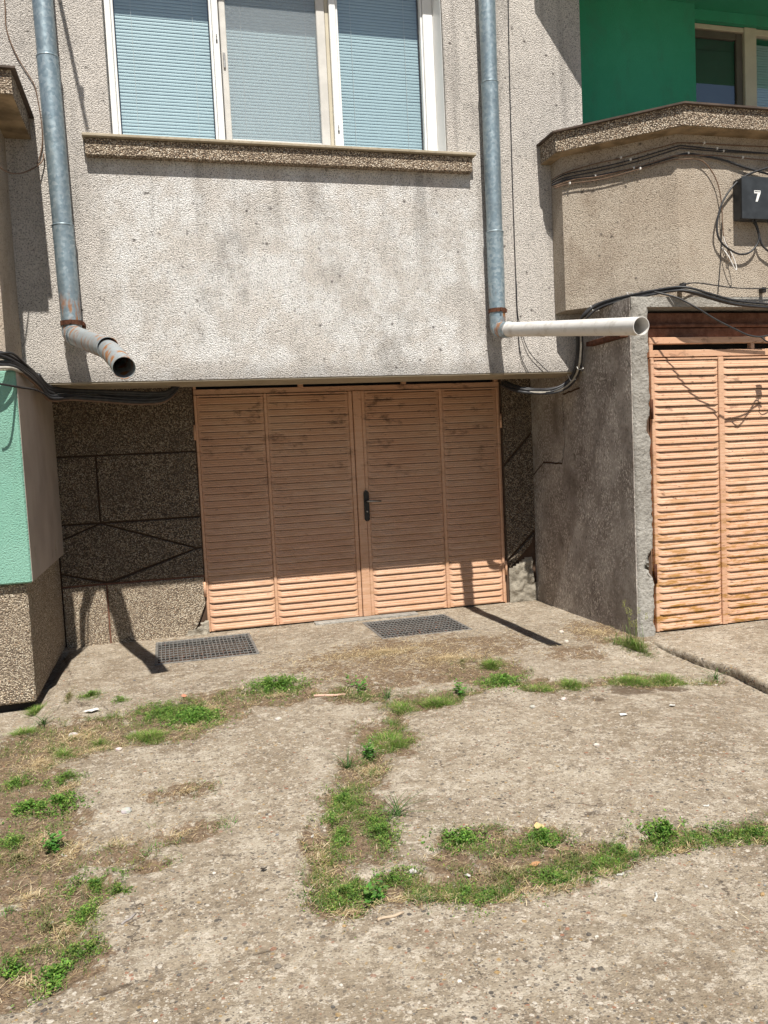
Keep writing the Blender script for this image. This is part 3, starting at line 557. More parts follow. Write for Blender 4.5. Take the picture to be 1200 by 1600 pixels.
# lumpy cement where the pebbledash has fallen away
def lumpy(name, x0, x1, z0, z1, y, mat, parent, amp=.02, seed=0, n=26, cut=None):
    vs = []; fs = []; idx = {}
    for j in range(n+1):
        for i in range(n+1):
            x = x0+(x1-x0)*i/n; z = z0+(z1-z0)*j/n
            e = min(i, n-i, j, n-j)/n
            idx[i, j] = len(vs); vs.append((x, y-amp*(.5+mnoise.noise(Vector((x*9, z*9, seed)))+.5*mnoise.noise(Vector((x*25, z*25, seed))))*min(1, e*8), z))
    for j in range(n):
        for i in range(n):
            x = x0+(x1-x0)*(i+.5)/n; z = z0+(z1-z0)*(j+.5)/n
            if cut and not cut(x, z): continue
            fs.append((idx[i,j], idx[i+1,j], idx[i+1,j+1], idx[i,j+1]))
    me = bpy.data.meshes.new(name); me.from_pydata(vs, [], fs); me.shade_smooth(); return link(name, me, mat, parent)
lumpy('cement_patch', 3.335, 3.642, -.03, .46, 7.635, M['concrete_rough'], wall, .035, 2, cut=lambda x, z: z < .36+.5*(x-3.335) and (x < 3.60 or z < .2))
lumpy('cement_patch', .08, .30, -.03, .13, 7.62, M['concrete_rough'], wall, .03, 7, cut=lambda x, z: z < .02+.55*(x-.08)+.03*mnoise.noise(Vector((x*30, z*30, 1.))))
# left neighbour bay: mint cladding, plinth, stucco above, coping
lab(MB().box(-6, -.97, 5.90, 9, 2.27, 4.02).build('bay_wall', M['stucco_bay'], B), 'stucco side of the left balcony bay')
mint = MB().bbox(-6, -.915, 5.855, 7.62, .842, 2.262, .01)
mo = mint.build('cladding', M['mint'], B); lab(mo, 'mint painted cladding on the left bay')
side = MB().box(-.914, -.911, 5.862, 7.60, .848, 2.255).build('cladding_side', M['mint_side'], mo)
for y, z, s in ((6.05,1.03,.035), (6.9,.93,.03), (7.1,.95,.06), (7.3,.96,.04), (6.5,1.45,.02)):
    MB().prism([(y-s*.4,z-s*1.1),(y+s*.35,z-s),(y+s*.5,z+s*.2),(y+s*.1,z+s*1.2),(y-s*.3,z+s*.5)], 'x', -.9112, -.9095).build('plaster_chip', M['concrete_rough'], mo)
lab(MB().bbox(-6, -.957, 5.905, 7.625, .012, .840, .012).build('plinth', M['pebble_sunlit'], B), 'pebbledash plinth under the mint cladding')
MB().box(-6, -1.0, 5.97, 9, -.1, .012).build('plinth_footing', M['dark'], B)
def coping(name, poly, z0, z1, zt, mat):
    o = MB().prism(poly, 'z', z0, z1).build(name, mat, B)
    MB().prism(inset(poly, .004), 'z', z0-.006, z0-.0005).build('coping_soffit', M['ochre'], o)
    MB().prism(outset(poly, .030), 'z', z1+.001, zt).build('edge_strip', M['tile_edge'], o); return o
def outset(poly, d): return inset(poly, -d)
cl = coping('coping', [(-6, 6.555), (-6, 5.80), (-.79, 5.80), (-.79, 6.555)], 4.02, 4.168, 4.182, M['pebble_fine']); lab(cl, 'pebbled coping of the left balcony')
# right neighbour bay: splayed balcony front, coping, slab above
bay = [(3.39, 6.555), (3.39, 6.36), (4.09, 5.76), (8, 5.76), (8, 6.555)]
lab(MB().prism(bay, 'z', 2.742, 4.02).build('bay_wall', M['stucco_bay'], B), 'splayed beige stucco balcony front on the right')
cop = [(3.295, 6.555), (3.295, 6.27), (4.045, 5.60), (8, 5.60), (8, 6.555)]
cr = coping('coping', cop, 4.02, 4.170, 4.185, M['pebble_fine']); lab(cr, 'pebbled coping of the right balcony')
lab(MB().prism([(3.28, 6.555), (3.28, 6.27), (3.76, 5.84), (8, 5.84), (8, 6.555)], 'z', 5.76, 5.98).box(3.73, 8, 6.556, 7.4, 5.765, 5.98).build('balcony_slab', M['green'], B), 'green painted slab over the right balcony')
lab(MB().box(3.716, 5.197, 7.0, 7.6, 3.9, 5.764).build('loggia_wall', M['green'], B), 'dark green wall of the right balcony')
MB().box(5.197, 8, 7.08, 7.6, 5.665, 5.764).build('loggia_lintel', M['green'], B)
MB().box(3.72, 8, 6.56, 7.6, 3.80, 3.90).build('loggia_floor', M['soffit'], B)
# garage beside it: side wall, pillar, lintel
sw = MB().box(3.652, 3.80, 5.80, 7.9, -.1, 2.74).build('side_wall', M['joint'], B); lab(sw, 'grey plastered side wall between the two garages')
def jag(a, b, k, amp, seed):
    r = random.Random(seed); out = []
    for i in range(k):
        t = i/k; out.append((a[0]+(b[0]-a[0])*t + (r.uniform(-amp, amp) if i else 0), a[1]+(b[1]-a[1])*t + (r.uniform(-amp, amp) if i else 0)))
    return out
c1 = [(7.0,2.72),(7.0,2.30),(6.62,2.28),(6.62,2.10),(6.95,2.07),(6.93,1.60),(7.0,1.42),(7.40,1.43),(7.64,1.30)]
c1 = sum([jag(c1[i], c1[i+1], 6, .006, i) for i in range(len(c1)-1)], []) + [c1[-1]]
g = .009
MB().prism([(5.78,-.1)] + [(7.64,-.1)] + [(y-g, z-g) for y, z in c1[::-1]] + [(5.78, 2.735)], 'x', 3.638, 3.66).build('plaster_sheet', M['concrete_side'], sw)
MB().prism([(7.64, 2.735)] + [(y+g, z+g) for y, z in c1], 'x', 3.641, 3.66).build('plaster_sheet', M['concrete_side'], sw)
def pillar():
    vs = []; fs = []; nz = 90; prof = [(3.642, 6.0), (3.640, 5.80), (3.650, 5.764), (3.672, 5.757), (3.70, 5.757), (3.74, 5.757), (3.775, 5.757), (3.79, 5.764), (3.792, 5.82), (3.792, 6.0)]
    for j in range(nz+1):
        z = -.1+2.76*j/nz
        for i, (x, y) in enumerate(prof):
            a = mnoise.noise(Vector((x*20, z*9, 1.5))); b = mnoise.noise(Vector((x*40, z*30, 4.)))
            dy = .012*b + .006*max(0, a); dx = 0
            if i >= 6:
                chip = max(0, mnoise.noise(Vector((3., z*2.6, 8.)))-.22)*.24 + max(0, b)*.016 + .010*mnoise.noise(Vector((7., z*11, 2.))); dx = -chip
            if i in (2, 3): dy += .008*max(0, a)
            vs.append((x+dx, y+dy, z))
    w = len(prof)
    for j in range(nz):
        for i in range(w-1): fs.append((j*w+i, j*w+i+1, (j+1)*w+i+1, (j+1)*w+i))
    me = bpy.data.meshes.new('pillar'); me.from_pydata(vs, [], fs); me.shade_smooth(); return link('pillar', me, M['concrete_pillar'], B)
lab(pillar(), 'chipped concrete pillar beside the sunlit garage door')
MB().prism([(3.642,2.661),(3.80,2.661),(8,2.661),(8,2.741),(3.642,2.741)], 'y', 5.762, 6.1).build('lintel', M['concrete_pillar'], B)
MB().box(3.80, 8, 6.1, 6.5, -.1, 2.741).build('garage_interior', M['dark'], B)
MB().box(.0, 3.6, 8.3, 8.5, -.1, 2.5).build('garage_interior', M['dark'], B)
# ---------------------------------------------------------------- garage doors
def slat_mesh(w, pitch, deep=.0175, tap=.04):
    # pressed louvre: swells out to a lip at its lower edge and dies away to nothing at both ends
    prof = [(0, .012), (.105, .011), (.115, .001), (.15, -.0024), (.30, -.0065), (.36, -.0050), (.42, -.0085), (.62, -.0125), (.68, -.0108), (.74, -.0142), (.90, -.017), (.97, -.0172), (1.06, -.0165), (1.06, -.0145), (.97, -.0150)]
    us = [0, tap*.35, tap, w-tap, w-tap*.35, w]; amp = [0.05, .45, 1, 1, .45, .05]
    vs = []; fs = []
    for u, a in zip(us, amp):
        for t, d in prof: vs.append((u, d*a*deep/.017, -(1+(t-1)*a if t > 1 else t)*pitch))
    n = len(prof)
    for i in range(len(us)-1):
        for k in range(n-1): fs.append((i*n+k, i*n+k+1, (i+1)*n+k+1, (i+1)*n+k))
    me = bpy.data.meshes.new('slat'); me.from_pydata(vs, [], fs); me.flip_normals() if hasattr(me, 'flip_normals') else None
    return auto_mesh(me)
def auto_mesh(me):
    bm = bmesh.new(); bm.from_mesh(me)
    for f in bm.faces:
        if f.normal.y > 0: f.normal_flip()
    bm.to_mesh(me); bm.free(); me.shade_smooth()
    try: me.set_sharp_from_angle(angle=math.radians(28))
    except Exception: pass
    return me
def garage_door(panels, stiles, y, z0, z1, nsl, mat, label):
    m = MB()
    for a, b, dy in stiles: m.bbox(a, b, y-dy, y+.03, z0-.004, z1+.004, .005)
    d = m.build('garage_door', mat, B); lab(d, label)
    pitch = (z1-z0-.03)/nsl
    for a, b in panels:
        MB().box(a-.004, b+.004, y+.012, y+.018, z0, z1).build('door_sheet', M['dark'], d)
        me = slat_mesh(b-a, pitch); me.materials.append(mat)
        MB().bbox(a, b, y-.010, y+.003, z1-.015, z1, .003).build('top_rail', mat, d); MB().bbox(a, b, y-.010, y+.003, z0, z0+.015, .003).build('bottom_rail', mat, d)
        for k in range(nsl):
            o = link('slat', me, None, d); o.location = (a, y+.003+random.uniform(-.002, .002), z1-.015-k*pitch)
            o.rotation_euler = (random.uniform(-.035, .035), random.uniform(-.0016, .0016), 0)
    return d
Y1 = 7.648
d1 = garage_door([(.318,.925), (.958,1.735), (1.90,2.652), (2.69,3.262)],
   [(.290,.316,.013), (.927,.956,.013), (1.737,1.775,.010), (1.780,1.862,.020), (1.864,1.898,.012), (2.654,2.688,.013), (3.264,3.290,.013)], Y1, .018, 2.205, 34, M['door'],
   'shaded salmon double garage door with pressed horizontal slats')
def keyed(y, z0, z1):
    o = MB().prism([(1.838,z0+.02),(1.85,z0),(1.876,z0),(1.888,z0+.02),(1.888,z1-.02),(1.876,z1),(1.85,z1),(1.838,z1-.02)], 'y', y-.040, y-.0205).build('handle_plate', M['handle_black'], d1)
    MB().tube([(1.863,y-.04,1.145),(1.863,y-.075,1.145),(1.872,y-.085,1.145),(1.90,y-.088,1.144),(1.995,y-.088,1.139)], [.010,.010,.010,.009,.008], 8).build('handle_lever', M['metal'], d1, True)
    MB().tube([(1.863,y-.047,1.045),(1.863,y-.0395,1.045)], .010, 10).build('lock_cylinder', M['metal'], d1, True)
keyed(Y1, .95, 1.245)
for x, z in ((.283,1.87), (.283,.42), (3.300,1.87), (3.300,.37)):
    MB().tube([(x, Y1-.025, z-.07), (x, Y1-.025, z+.07)], .013, 8).build('hinge', M['door'], d1, True)
# frame over the door with vent slots
fr = MB().bbox(.27, 3.308, 7.655, 7.70, 2.212, 2.262, .004).bbox(.27, .318, 7.66, 7.70, 2.262, 2.315, .003)
for x in (1.262, 2.282, 3.255): fr.bbox(x, x+.05, 7.66, 7.70, 2.262, 2.315, .003)
fr.bbox(.272, .289, 7.66, 7.72, -.05, 2.212, .003).bbox(3.292, 3.309, 7.66, 7.72, -.05, 2.212, .003)
fr.build('door_frame', M['door'], B)
MB().bbox(1.28, 2.30, 7.50, 7.60, .0, .022, .004).build('door_sill', M['concrete_pillar'], B)
Y2 = 5.845
d2 = garage_door([(3.888,4.492), (4.548,5.16), (5.20,5.80)], [(3.855,3.886,.013), (4.494,4.546,.014), (5.162,5.198,.013), (5.802,5.84,.013)], Y2, .012, 2.262, 36, M['door_rusty'],
   'sunlit salmon garage door with rust stains on its slats')
for z in (1.85, .50): MB().tube([(3.846, Y2-.025, z-.08), (3.846, Y2-.025, z+.08)], .013, 8).build('hinge', M['rust'], d2, True)
f2 = MB().bbox(3.80, 3.852, 5.87, 5.91, -.02, 2.43, .004).bbox(3.853, 6, 5.845, 5.90, 2.272, 2.328, .004).bbox(3.853, 6, 5.845, 5.90, 2.378, 2.432, .004)
for x in (3.854, 4.83, 5.75): f2.bbox(x, x+.035, 5.848, 5.90, 2.328, 2.378, .003)
f2.build('door_frame', M['door_rusty'], B)
MB().box(3.80, 6, 5.96, 5.98, 2.28, 2.66).build('vent_backing', M['dark'], B)
bm_ = MB().bbox(3.796, 6, 5.905, 5.955, 2.436, 2.515, .005).bbox(3.796, 6, 5.915, 5.955, 2.548, 2.640, .005)
bm_.build('lintel_beam', M['rust_beam'], B)
MB().tube([(3.797, 5.89, 2.534), (6, 5.89, 2.530)], .017, 10).build('lintel_pipe', M['rust_beam'], B, True)
MB().bbox(3.56, 3.636, 5.80, 6.34, 2.43, 2.468, .004).build('steel_bracket', M['rust'], B)
# ---------------------------------------------------------------- main window
win = MB()
YW = 6.78
win.bbox(-.229, -.178, YW, YW+.07, 4.062, 5.655, .006).bbox(2.358, 2.447, YW, YW+.07, 4.062, 5.655, .006)
win.bbox(-.178, 2.358, YW+.002, YW+.07, 5.59, 5.655, .006).bbox(-.178, 2.358, YW+.002, YW+.07, 4.062, 4.125, .006)
w1 = win.build('window', M['frame_white'], B); lab(w1, 'three-part white window with venetian blinds behind glass')
for a, b in ((.590,.640), (1.545,1.600)): MB().bbox(a, b, YW-.003, YW+.06, 4.125, 5.59, .006).build('mullion', M['frame_white'], w1)
for a, b in ((-.178,.590), (1.600,2.358)):
    s = MB().bbox(a+.002, a+.020, YW+.012, YW+.06, 4.127, 5.588, .004).bbox(b-.020, b-.002, YW+.012, YW+.06, 4.127, 5.588, .004)
    s.bbox(a+.020, b-.020, YW+.013, YW+.06, 4.127, 4.150, .004).bbox(a+.020, b-.020, YW+.013, YW+.06, 5.56, 5.588, .004).build('sash', M['frame_white'], w1)
MB().bbox(.641, .648, YW+.02, YW+.05, 4.13, 5.585, .002).build('seal', M['handle_black'], w1)
s = MB().bbox(.650, .700, YW+.025, YW+.05, 4.128, 5.585, .005).bbox(1.440, 1.512, YW+.025, YW+.05, 4.128, 5.585, .005)
s.bbox(.700, 1.440, YW+.026, YW+.05, 4.128, 4.195, .005).bbox(.700, 1.440, YW+.026, YW+.05, 5.54, 5.585, .005).build('screen_frame', M['frame_grey'], w1)
MB().bbox(1.514, 1.543, YW+.03, YW+.06, 4.13, 5.585, .003).build('seal', M['frame_beige'], w1)
MB().bbox(.662, .680, YW+.012, YW+.025, 4.74, 4.86, .003).build('screen_clip', M['metal'], w1)
for x, z in ((.612,4.92), (1.572,4.27)):
    MB().bbox(x, x+.012, YW-.008, YW-.003, z, z+.028, .002).build('frame_vent', M['handle_black'], w1)
    for k in range(3): MB().bbox(x+.001, x+.011, YW-.006, YW-.003, z+.036+.012*k, z+.041+.012*k, .001).build('frame_vent', M['handle_black'], w1)
MB().add([(.700,YW+.037,4.195),(1.440,YW+.037,4.195),(1.440,YW+.037,5.54),(.700,YW+.037,5.54)], [(0,1,2,3)]).build('insect_screen', M['screen'], w1)
for a, b in ((-.158,.570), (.66,1.53), (1.620,2.338)):
    MB().add([(a,YW+.057,4.13),(b,YW+.057,4.13),(b,YW+.057,5.58),(a,YW+.057,5.58)], [(0,1,2,3)]).build('pane', M['glass'], w1, fix=False)
def blind(x0, x1, y, z0, z1, pitch, parent, mat):
    m = MB(); n = int((z1-z0)/pitch)
    for k in range(n):
        z = z0+k*pitch; t = math.radians(77); w = .0285
        pr = []
        for i in range(5):
            u = (i/4-.5)*w; c = .0028*(1-(2*i/4-1)**2)
            pr.append((y-u*math.cos(t)-c*math.sin(t), z-u*math.sin(t)+c*math.cos(t)))
        sag = random.uniform(-.0012, .0012); tl = random.uniform(-.0012, .0012)
        b0 = len(m.v)
        for x, dz in ((x0, sag), ((x0+x1)/2, sag*.3), (x1, sag+tl)):
            for yy, zz in pr: m.v.append((x, yy, zz+dz))
        for j in range(2):
            for i in range(4): m.f.append((b0+j*5+i, b0+j*5+i+1, b0+(j+1)*5+i+1, b0+(j+1)*5+i))
    o = m.build('blind', mat, parent, True); kind(o, 'stuff')
    for fx in (.17, .83):
        x = x0+(x1-x0)*fx; MB().box(x-.0012, x+.0012, y-.016, y-.014, z0-.01, z1).build('blind_cord', M['cable_white'], parent)
blind(-.15, .565, YW+.105, 4.14, 5.60, .0255, w1, M['blind']); blind(.69, 1.50, YW+.125, 4.14, 5.60, .0255, w1, M['blind']); blind(1.625, 2.335, YW+.105, 4.14, 5.60, .0255, w1, M['blind'])
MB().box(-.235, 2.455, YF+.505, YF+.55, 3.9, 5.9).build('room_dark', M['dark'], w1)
MB().bbox(2.4475, 2.4545, YF+.03, YW+.02, 4.062, 5.655, .002).build('reveal', M['frame_white'], w1)
# sill
sl_ = MB().bbox(-.418, 2.640, YF-.072, YF-.001, 3.905, 4.028, .005).build('window_sill', M['pebble_fine'], B); lab(sl_, 'pebbled window sill band with thin projecting top')
MB().bbox(-.432, 2.668, YF-.104, YF-.001, 4.030, 4.052, .004).build('sill_top', M['soffit'], sl_)
MB().box(-.228, 2.446, YF-.0005, YW+.05, 4.052, 4.0585).build('sill_inner', M['soffit'], sl_)
# drying-line arm on the floor above (its shadow falls down the facade)
MB().tube([(-.60, 6.56, 5.92), (-.56, 6.1, 5.92), (-.44, 5.46, 5.92)], .014, 8).tube([(-.475, 5.62, 5.92), (-.44, 5.62, 5.92)], .03, 8).build('drying_line_arm', M['metal'], B, True)
# balcony window on the right
lw = MB(); YL = 7.13
lw.bbox(5.15, 5.86, YL, YL+.06, 5.615, 5.66, .004).bbox(5.86, 6.00, YL-.01, YL+.06, 4.5, 5.664, .005).bbox(6.0, 8, YL, YL+.06, 5.60, 5.66, .004)
w2 = lw.build('window', M['frame_beige'], B); lab(w2, 'shaded balcony window with beige frame and dark screen')
MB().bbox(5.10, 5.78, YL+.02, YL+.05, 5.545, 5.613, .004).bbox(5.785, 5.855, YL+.02, YL+.05, 4.5, 5.613, .004).build('screen_frame', M['frame_brown'], w2)
for a, b, t in ((5.10,5.785,5.545), (6.002,8,5.60)): MB().add([(a,YL+.042,4.5),(b,YL+.042,4.5),(b,YL+.042,t),(a,YL+.042,t)], [(0,1,2,3)]).build('pane', M['glass'], w2, fix=False)
MB().box(5.10, 5.80, YL+.08, YL+.085, 4.5, 5.6).build('roller_blind', M['blind_dark'], w2)
blind(6.01, 7.5, YL+.1, 4.5, 5.58, .0255, w2, M['blind'])
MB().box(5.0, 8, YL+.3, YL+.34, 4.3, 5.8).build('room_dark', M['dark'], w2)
# ---------------------------------------------------------------- downpipes
def ring(mb, c, axis, r0, r1, h): mb.tube([Vector(c)-axis*h/2, Vector(c)+axis*h/2], r1, 20, True)
def downpipe(label, top, bot, r, joints, clampz, loc):
    t = thing('downpipe', label, 'downpipe', loc)
    T, Bt = Vector(top), Vector(bot); ax = (T-Bt).normalized()
    at = lambda z: Bt+(T-Bt)*((z-Bt.z)/(T.z-Bt.z))
    zs = [bot[2]] + joints + [top[2]]
    for a, b in zip(zs[:-1], zs[1:]):
        m = MB(); rr = r
        m.tube([at(a), at(a+(b-a)*.5), at(b-.03), at(b)], [rr-.004, rr, rr+.001, rr+.003], 28, False)
        auto(m.build('pipe_section', M['galv'], t, True))
    for z in joints:
        m = MB(); m.tube([at(z-.007), at(z-.003), at(z+.003), at(z+.007)], [r+.001, r+.005, r+.005, r+.001], 28, False); m.build('joint_bead', M['galv'], t, True)
    m = MB(); m.tube([at(clampz-.017), at(clampz+.017)], r+.005, 28, False)
    c = at(clampz); m.bbox(c.x-.008, c.x+.008, c.y-r-.022, c.y-r-.003, c.z-.016, c.z+.016, .003); m.bbox(c.x+r*.7, c.x+r+.018, c.y-.01, c.y+.12, c.z-.014, c.z+.014, .003)
    m.build('pipe_clamp', M['rust'], t)
    return t
lp = downpipe('left galvanized downpipe ending in a short crooked grey spout', (-.668, 6.455, 7.5), (-.597, 6.455, 2.60), .074, [3.37, 4.56, 5.9], 2.665, (-.6, 6.455, 2.2))
def pipe(name, pts, r, mat, parent, wall=.003, n=28):
    m = MB(); P = [Vector(p) for p in pts]; m.tube(P, r, n, False); b = len(m.v)
    rr = [x-wall for x in r] if isinstance(r, list) else r-wall
    m2 = MB(); m2.tube(P, rr, n, False)
    m.add(m2.v, [f[::-1] for f in m2.f]); k = len(m2.v)
    e = (len(P)-1)*n
    for i in range(n): m.f.append((e+i, e+(i+1)%n, b+e+(i+1)%n, b+e+i)); m.f.append((i, (i+1)%n, b+(i+1)%n, b+i))
    return auto(m.build(name, mat, parent, True, fix=False), 50)
pipe('elbow', smoothpath([(-.598,6.457,2.66),(-.597,6.452,2.60),(-.585,6.40,2.575),(-.555,6.28,2.545)], 4), .072, M['galv'], lp)
pipe('spout', [(-.574,6.355,2.565),(-.52,6.19,2.52),(-.36,5.68,2.395),(-.30,5.50,2.352)], [.071,.070,.070,.071], M['galv_pale'], lp)
pipe('spout_end', [(-.325,5.60,2.365),(-.285,5.46,2.325),(-.235,5.25,2.250),(-.195,5.06,2.175)], [.066,.066,.067,.068], M['galv_pale'], lp)
rp = downpipe('right galvanized downpipe with a long white plastic outlet', (2.822, 6.462, 7.5), (2.802, 6.462, 2.60), .070, [3.405, 4.62, 5.9], 2.755, (2.8, 6.462, 2.2))
pipe('elbow', smoothpath([(2.802,6.462,2.66),(2.803,6.458,2.615),(2.81,6.40,2.588),(2.822,6.27,2.57)], 4), .067, M['galv'], rp)
wpipe = pipe('white_outlet', [(2.818,6.315,2.577),(2.8185,6.27,2.570),(2.819,6.265,2.569),(2.84,5.45,2.448),(2.868,4.43,2.300)], [.064,.064,.0575,.0565,.0565], M['pvc'], rp, .0035, 36)
lab(wpipe, 'white plastic outlet pipe reaching out over the yard')
# ---------------------------------------------------------------- drain grates
def grate(x0, x1, y0, y1, label, ang=0):
    t = thing('drain_grate', label, 'grate', ((x0+x1)/2, (y0+y1)/2, 0), 'drain grates in front of the shaded garage door')
    m = MB(); w = .006
    m.bbox(x0-.018, x1+.018, y0-.018, y0+w, -.02, .0055, .002).bbox(x0-.018, x1+.018, y1-w, y1+.018, -.02, .0055, .002).bbox(x0-.018, x0+w, y0+w, y1-w, -.02, .005, .002).bbox(x1-w, x1+.018, y0+w, y1-w, -.02, .005, .002)
    m.build('grate_frame', M['grate'], t)
    m = MB(); n = 24
    for k in range(1, n): x = x0+(x1-x0)*k/n; m.box(x-.003, x+.003, y0+w, y1-w, -.006, .003)
    kind(m.build('bearing_bars', M['grate'], t), 'stuff')
    m = MB(); n = 9
    for k in range(1, n): y = y0+(y1-y0)*k/n; m.box(x0+w, x1-w, y-.005, y+.005, -.004, .0045)
    kind(m.build('cross_bars', M['grate'], t), 'stuff')
    r = random.Random(int(x0*100)); m = MB()
    for _ in range(60):
        x, y = r.uniform(x0+.02, x1-.02), r.choice([r.uniform(y0+.02, y0+.2), r.uniform(y0+.02, y1-.02)]); l = r.uniform(.01, .03); a = r.uniform(0, 6.28)
        m.add([(x, y, .005), (x+l*.5*math.cos(a+.5), y+l*.5*math.sin(a+.5), .010), (x+l*math.cos(a), y+l*math.sin(a), .005), (x+l*.5*math.cos(a-.5), y+l*.5*math.sin(a-.5), .007)], [(0,1,2,3)])
    kind(m.build('trapped_leaves', M['rust_beam'], t, fix=False), 'stuff')
    p = MB(); p.add([(x0-.03,y0-.03,-.012),(x1+.03,y0-.03,-.012),(x1+.03,y1+.03,-.012),(x0-.03,y1+.03,-.012),(x0,y0,-.22),(x1,y0,-.22),(x1,y1,-.22),(x0,y1,-.22)],
      [(0,1,5,4),(1,2,6,5),(2,3,7,6),(3,0,4,7),(4,5,6,7)]); p.build('drain_pit', M['joint'], t)
    return t
grate(*GRATES[0], 'left drain grate by the pebbledash wall')
grate(*GRATES[1], 'right drain grate before the right door leaf')
# ---------------------------------------------------------------- cables
def cable(path, r, mat, parent=None, name='cable', sub=5): return MB().tube(smoothpath(path, sub), r, 8).build(name, M[mat], parent, True)
def bundle(label, paths, specs, loc):
    t = thing('cable_bundle', label, 'cables', loc)
    for p, (r, mt) in zip(paths, specs): cable(p, r, mt, t)
    return t
cb = bundle('bundle of thin cables clipped under the right balcony coping', [BAYC0,BAYC1,BAYC2,BAYC3,BAYC4,BAYC5], [(.0045,'cable_brown'),(.005,'cable_black'),(.005,'cable_black'),(.008,'cable_black'),(.005,'cable_brown'),(.0045,'cable_brown')], (4, 5.75, 3.8))
for P_, i in ((BAYC0,4),(BAYC0,8),(BAYC1,3),(BAYC1,7),(BAYC3,2),(BAYC3,3),(BAYC5,3),(BAYC3,6),(BAYC5,1),(BAYC4,7),(BAYC2,6)):
    x, y, z = P_[i]; MB().bbox(x-.006, x+.006, y-.012, y+.012, z-.006, z+.012, .002).build('cable_clip', M['cable_white'], cb)
cl2 = bundle('thick bundle of cables sagging round the corner under the right balcony', [LOW0,LOW1,LOW2,LOW3,LOW4], [(.014,'cable_black'),(.012,'cable_grey'),(.013,'cable_black'),(.010,'cable_black'),(.009,'cable_black')], (3.6, 6.3, 2.1))
for P_, i in ((LOW0,5),(LOW0,12),(LOW1,6),(LOW1,10)):
    x, y, z = P_[i]; MB().tube([(x-.02,y-.03,z-.03),(x+.03,y-.03,z-.02),(x+.035,y+.02,z+.025),(x-.02,y+.02,z+.03),(x-.02,y-.03,z-.03)], .003, 6).build('cable_tie', M['cable_white'], cl2)
bundle('bundle of black and grey cables sagging under the overhang beside the mint wall', [LEFT0,LEFT1,LEFT2,LEFT3,LEFT4] + [[(x, y, z+dz) for x, y, z in L_] for L_, dz in ((LEFT0,.026),(LEFT1,.02),(LEFT1,-.018),(LEFT0[4:],.045))], [(.016,'cable_black'),(.015,'cable_black'),(.011,'cable_grey'),(.008,'cable_black'),(.007,'cable_black'),(.013,'cable_black'),(.011,'cable_black'),(.009,'cable_brown'),(.016,'cable_black')], (-.8, 6.5, 2.1))
def one(label, paths, r, mt, loc=None):
    if len(paths) == 1: tag(cable(paths[0], r, mt), label, 'cable')
    else:
        t = thing('cable', label, 'cable', loc or paths[0][0])
        for p in paths: cable(p, r, mt, t, 'cable_run')
one('black cable looping left of the black number box', [LOOP, LOOP2], .008, 'cable_black')
one('thin dark wire hanging straight down beside the cable loop', [VERT], .003, 'cable_black')
one('thin black wire strung level above the sunlit garage door', [TOPW], .005, 'cable_black')
for i in (2, 6):
    x, y, z = TOPW[i]; o = MB().bbox(x-.018, x+.018, y+.0, y+.05, z-.03, z+.014, .005).build('wire_holder', M['handle_black']); tag(o, 'black wire holder on the stucco, '+('left one' if i == 2 else 'right one at the picture edge'), 'wire holder')
ht = thing('cable', 'black cable drooping across the top of the sunlit garage door', 'cable', HANG[0])
cable(HANG + [(4.86,5.47,2.46),(4.90,5.50,2.40),(4.885,5.52,2.36)], .007, 'cable_black', ht, 'cable_run')
cable([(4.60,5.452,2.368),(4.66,5.44,2.33),(4.76,5.46,2.40),(4.84,5.5,2.44),(4.868,5.52,2.40)], .006, 'cable_black', ht, 'cable_run')
MB().bbox(4.845, 4.905, 5.50, 5.54, 2.45, 2.52, .008).build('plug', M['handle_black'], ht)
cable([(4.875,5.52,2.452),(4.87,5.53,2.36),(4.90,5.53,2.27),(4.98,5.54,2.29)], .005, 'cable_black', ht, 'cable_run')
one('thin cable slanting down the stucco left of the left downpipe', [FACL], .004, 'cable_brown')
one('thin brown cable sagging below the left balcony coping', [FACL2], .005, 'cable_brown')
one('thin dark cable running down the stucco right of the right downpipe', [FACR], .0035, 'cable_black')
one('short thin cable curving away under the white outlet pipe', [FACR2], .0035, 'cable_black')
# white drip loop at the end of the brown cable
tag(cable([(4.472,5.735,3.13),(4.50,5.70,3.06),(4.535,5.69,2.985),(4.56,5.69,2.945),(4.572,5.69,2.955),(4.562,5.70,3.02),(4.535,5.71,3.09),(4.49,5.725,3.18),(4.478,5.735,3.32)], .004, 'cable_white'), 'small white cable loop hanging below the black loop', 'cable')
# ---------------------------------------------------------------- number box
bx = thing('number_box', 'black metal cable box with a white number 7', 'cable box', (4.78, 5.70, 3.345))
MB().bbox(4.603, 4.99, 5.655, 5.759, 3.345, 3.665, .006).build('box_body', M['box'], bx)
MB().bbox(4.598, 4.995, 5.645, 5.654, 3.338, 3.672, .003).build('box_lid', M['box'], bx)
def seven(x, z, w, h, y):
    m = MB(); t = h*.26
    m.prism([(x,z+h),(x,z+h-t),(x+w*.55,z+h-t),(x+w*.20,z),(x+w*.52,z),(x+w,z+h-t*.9),(x+w,z+h)], 'y', y-.0012, y); return m
s7 = seven(4.713, 3.475, .060, .088, 5.6448); s7.build('number', M['sign_white'], bx)
m = MB()
for k in range(4): m.box(4.719+.0125*k, 4.728+.0125*k, 5.6431, 5.6435, 3.549, 3.558)
m.build('sticker_print', M['box'], bx)
MB().tube([(4.70,5.66,3.35),(4.705,5.665,3.325)], .012, 8).tube([(4.735,5.66,3.35),(4.737,5.665,3.325)], .012, 8).build('cable_gland', M['handle_black'], bx)
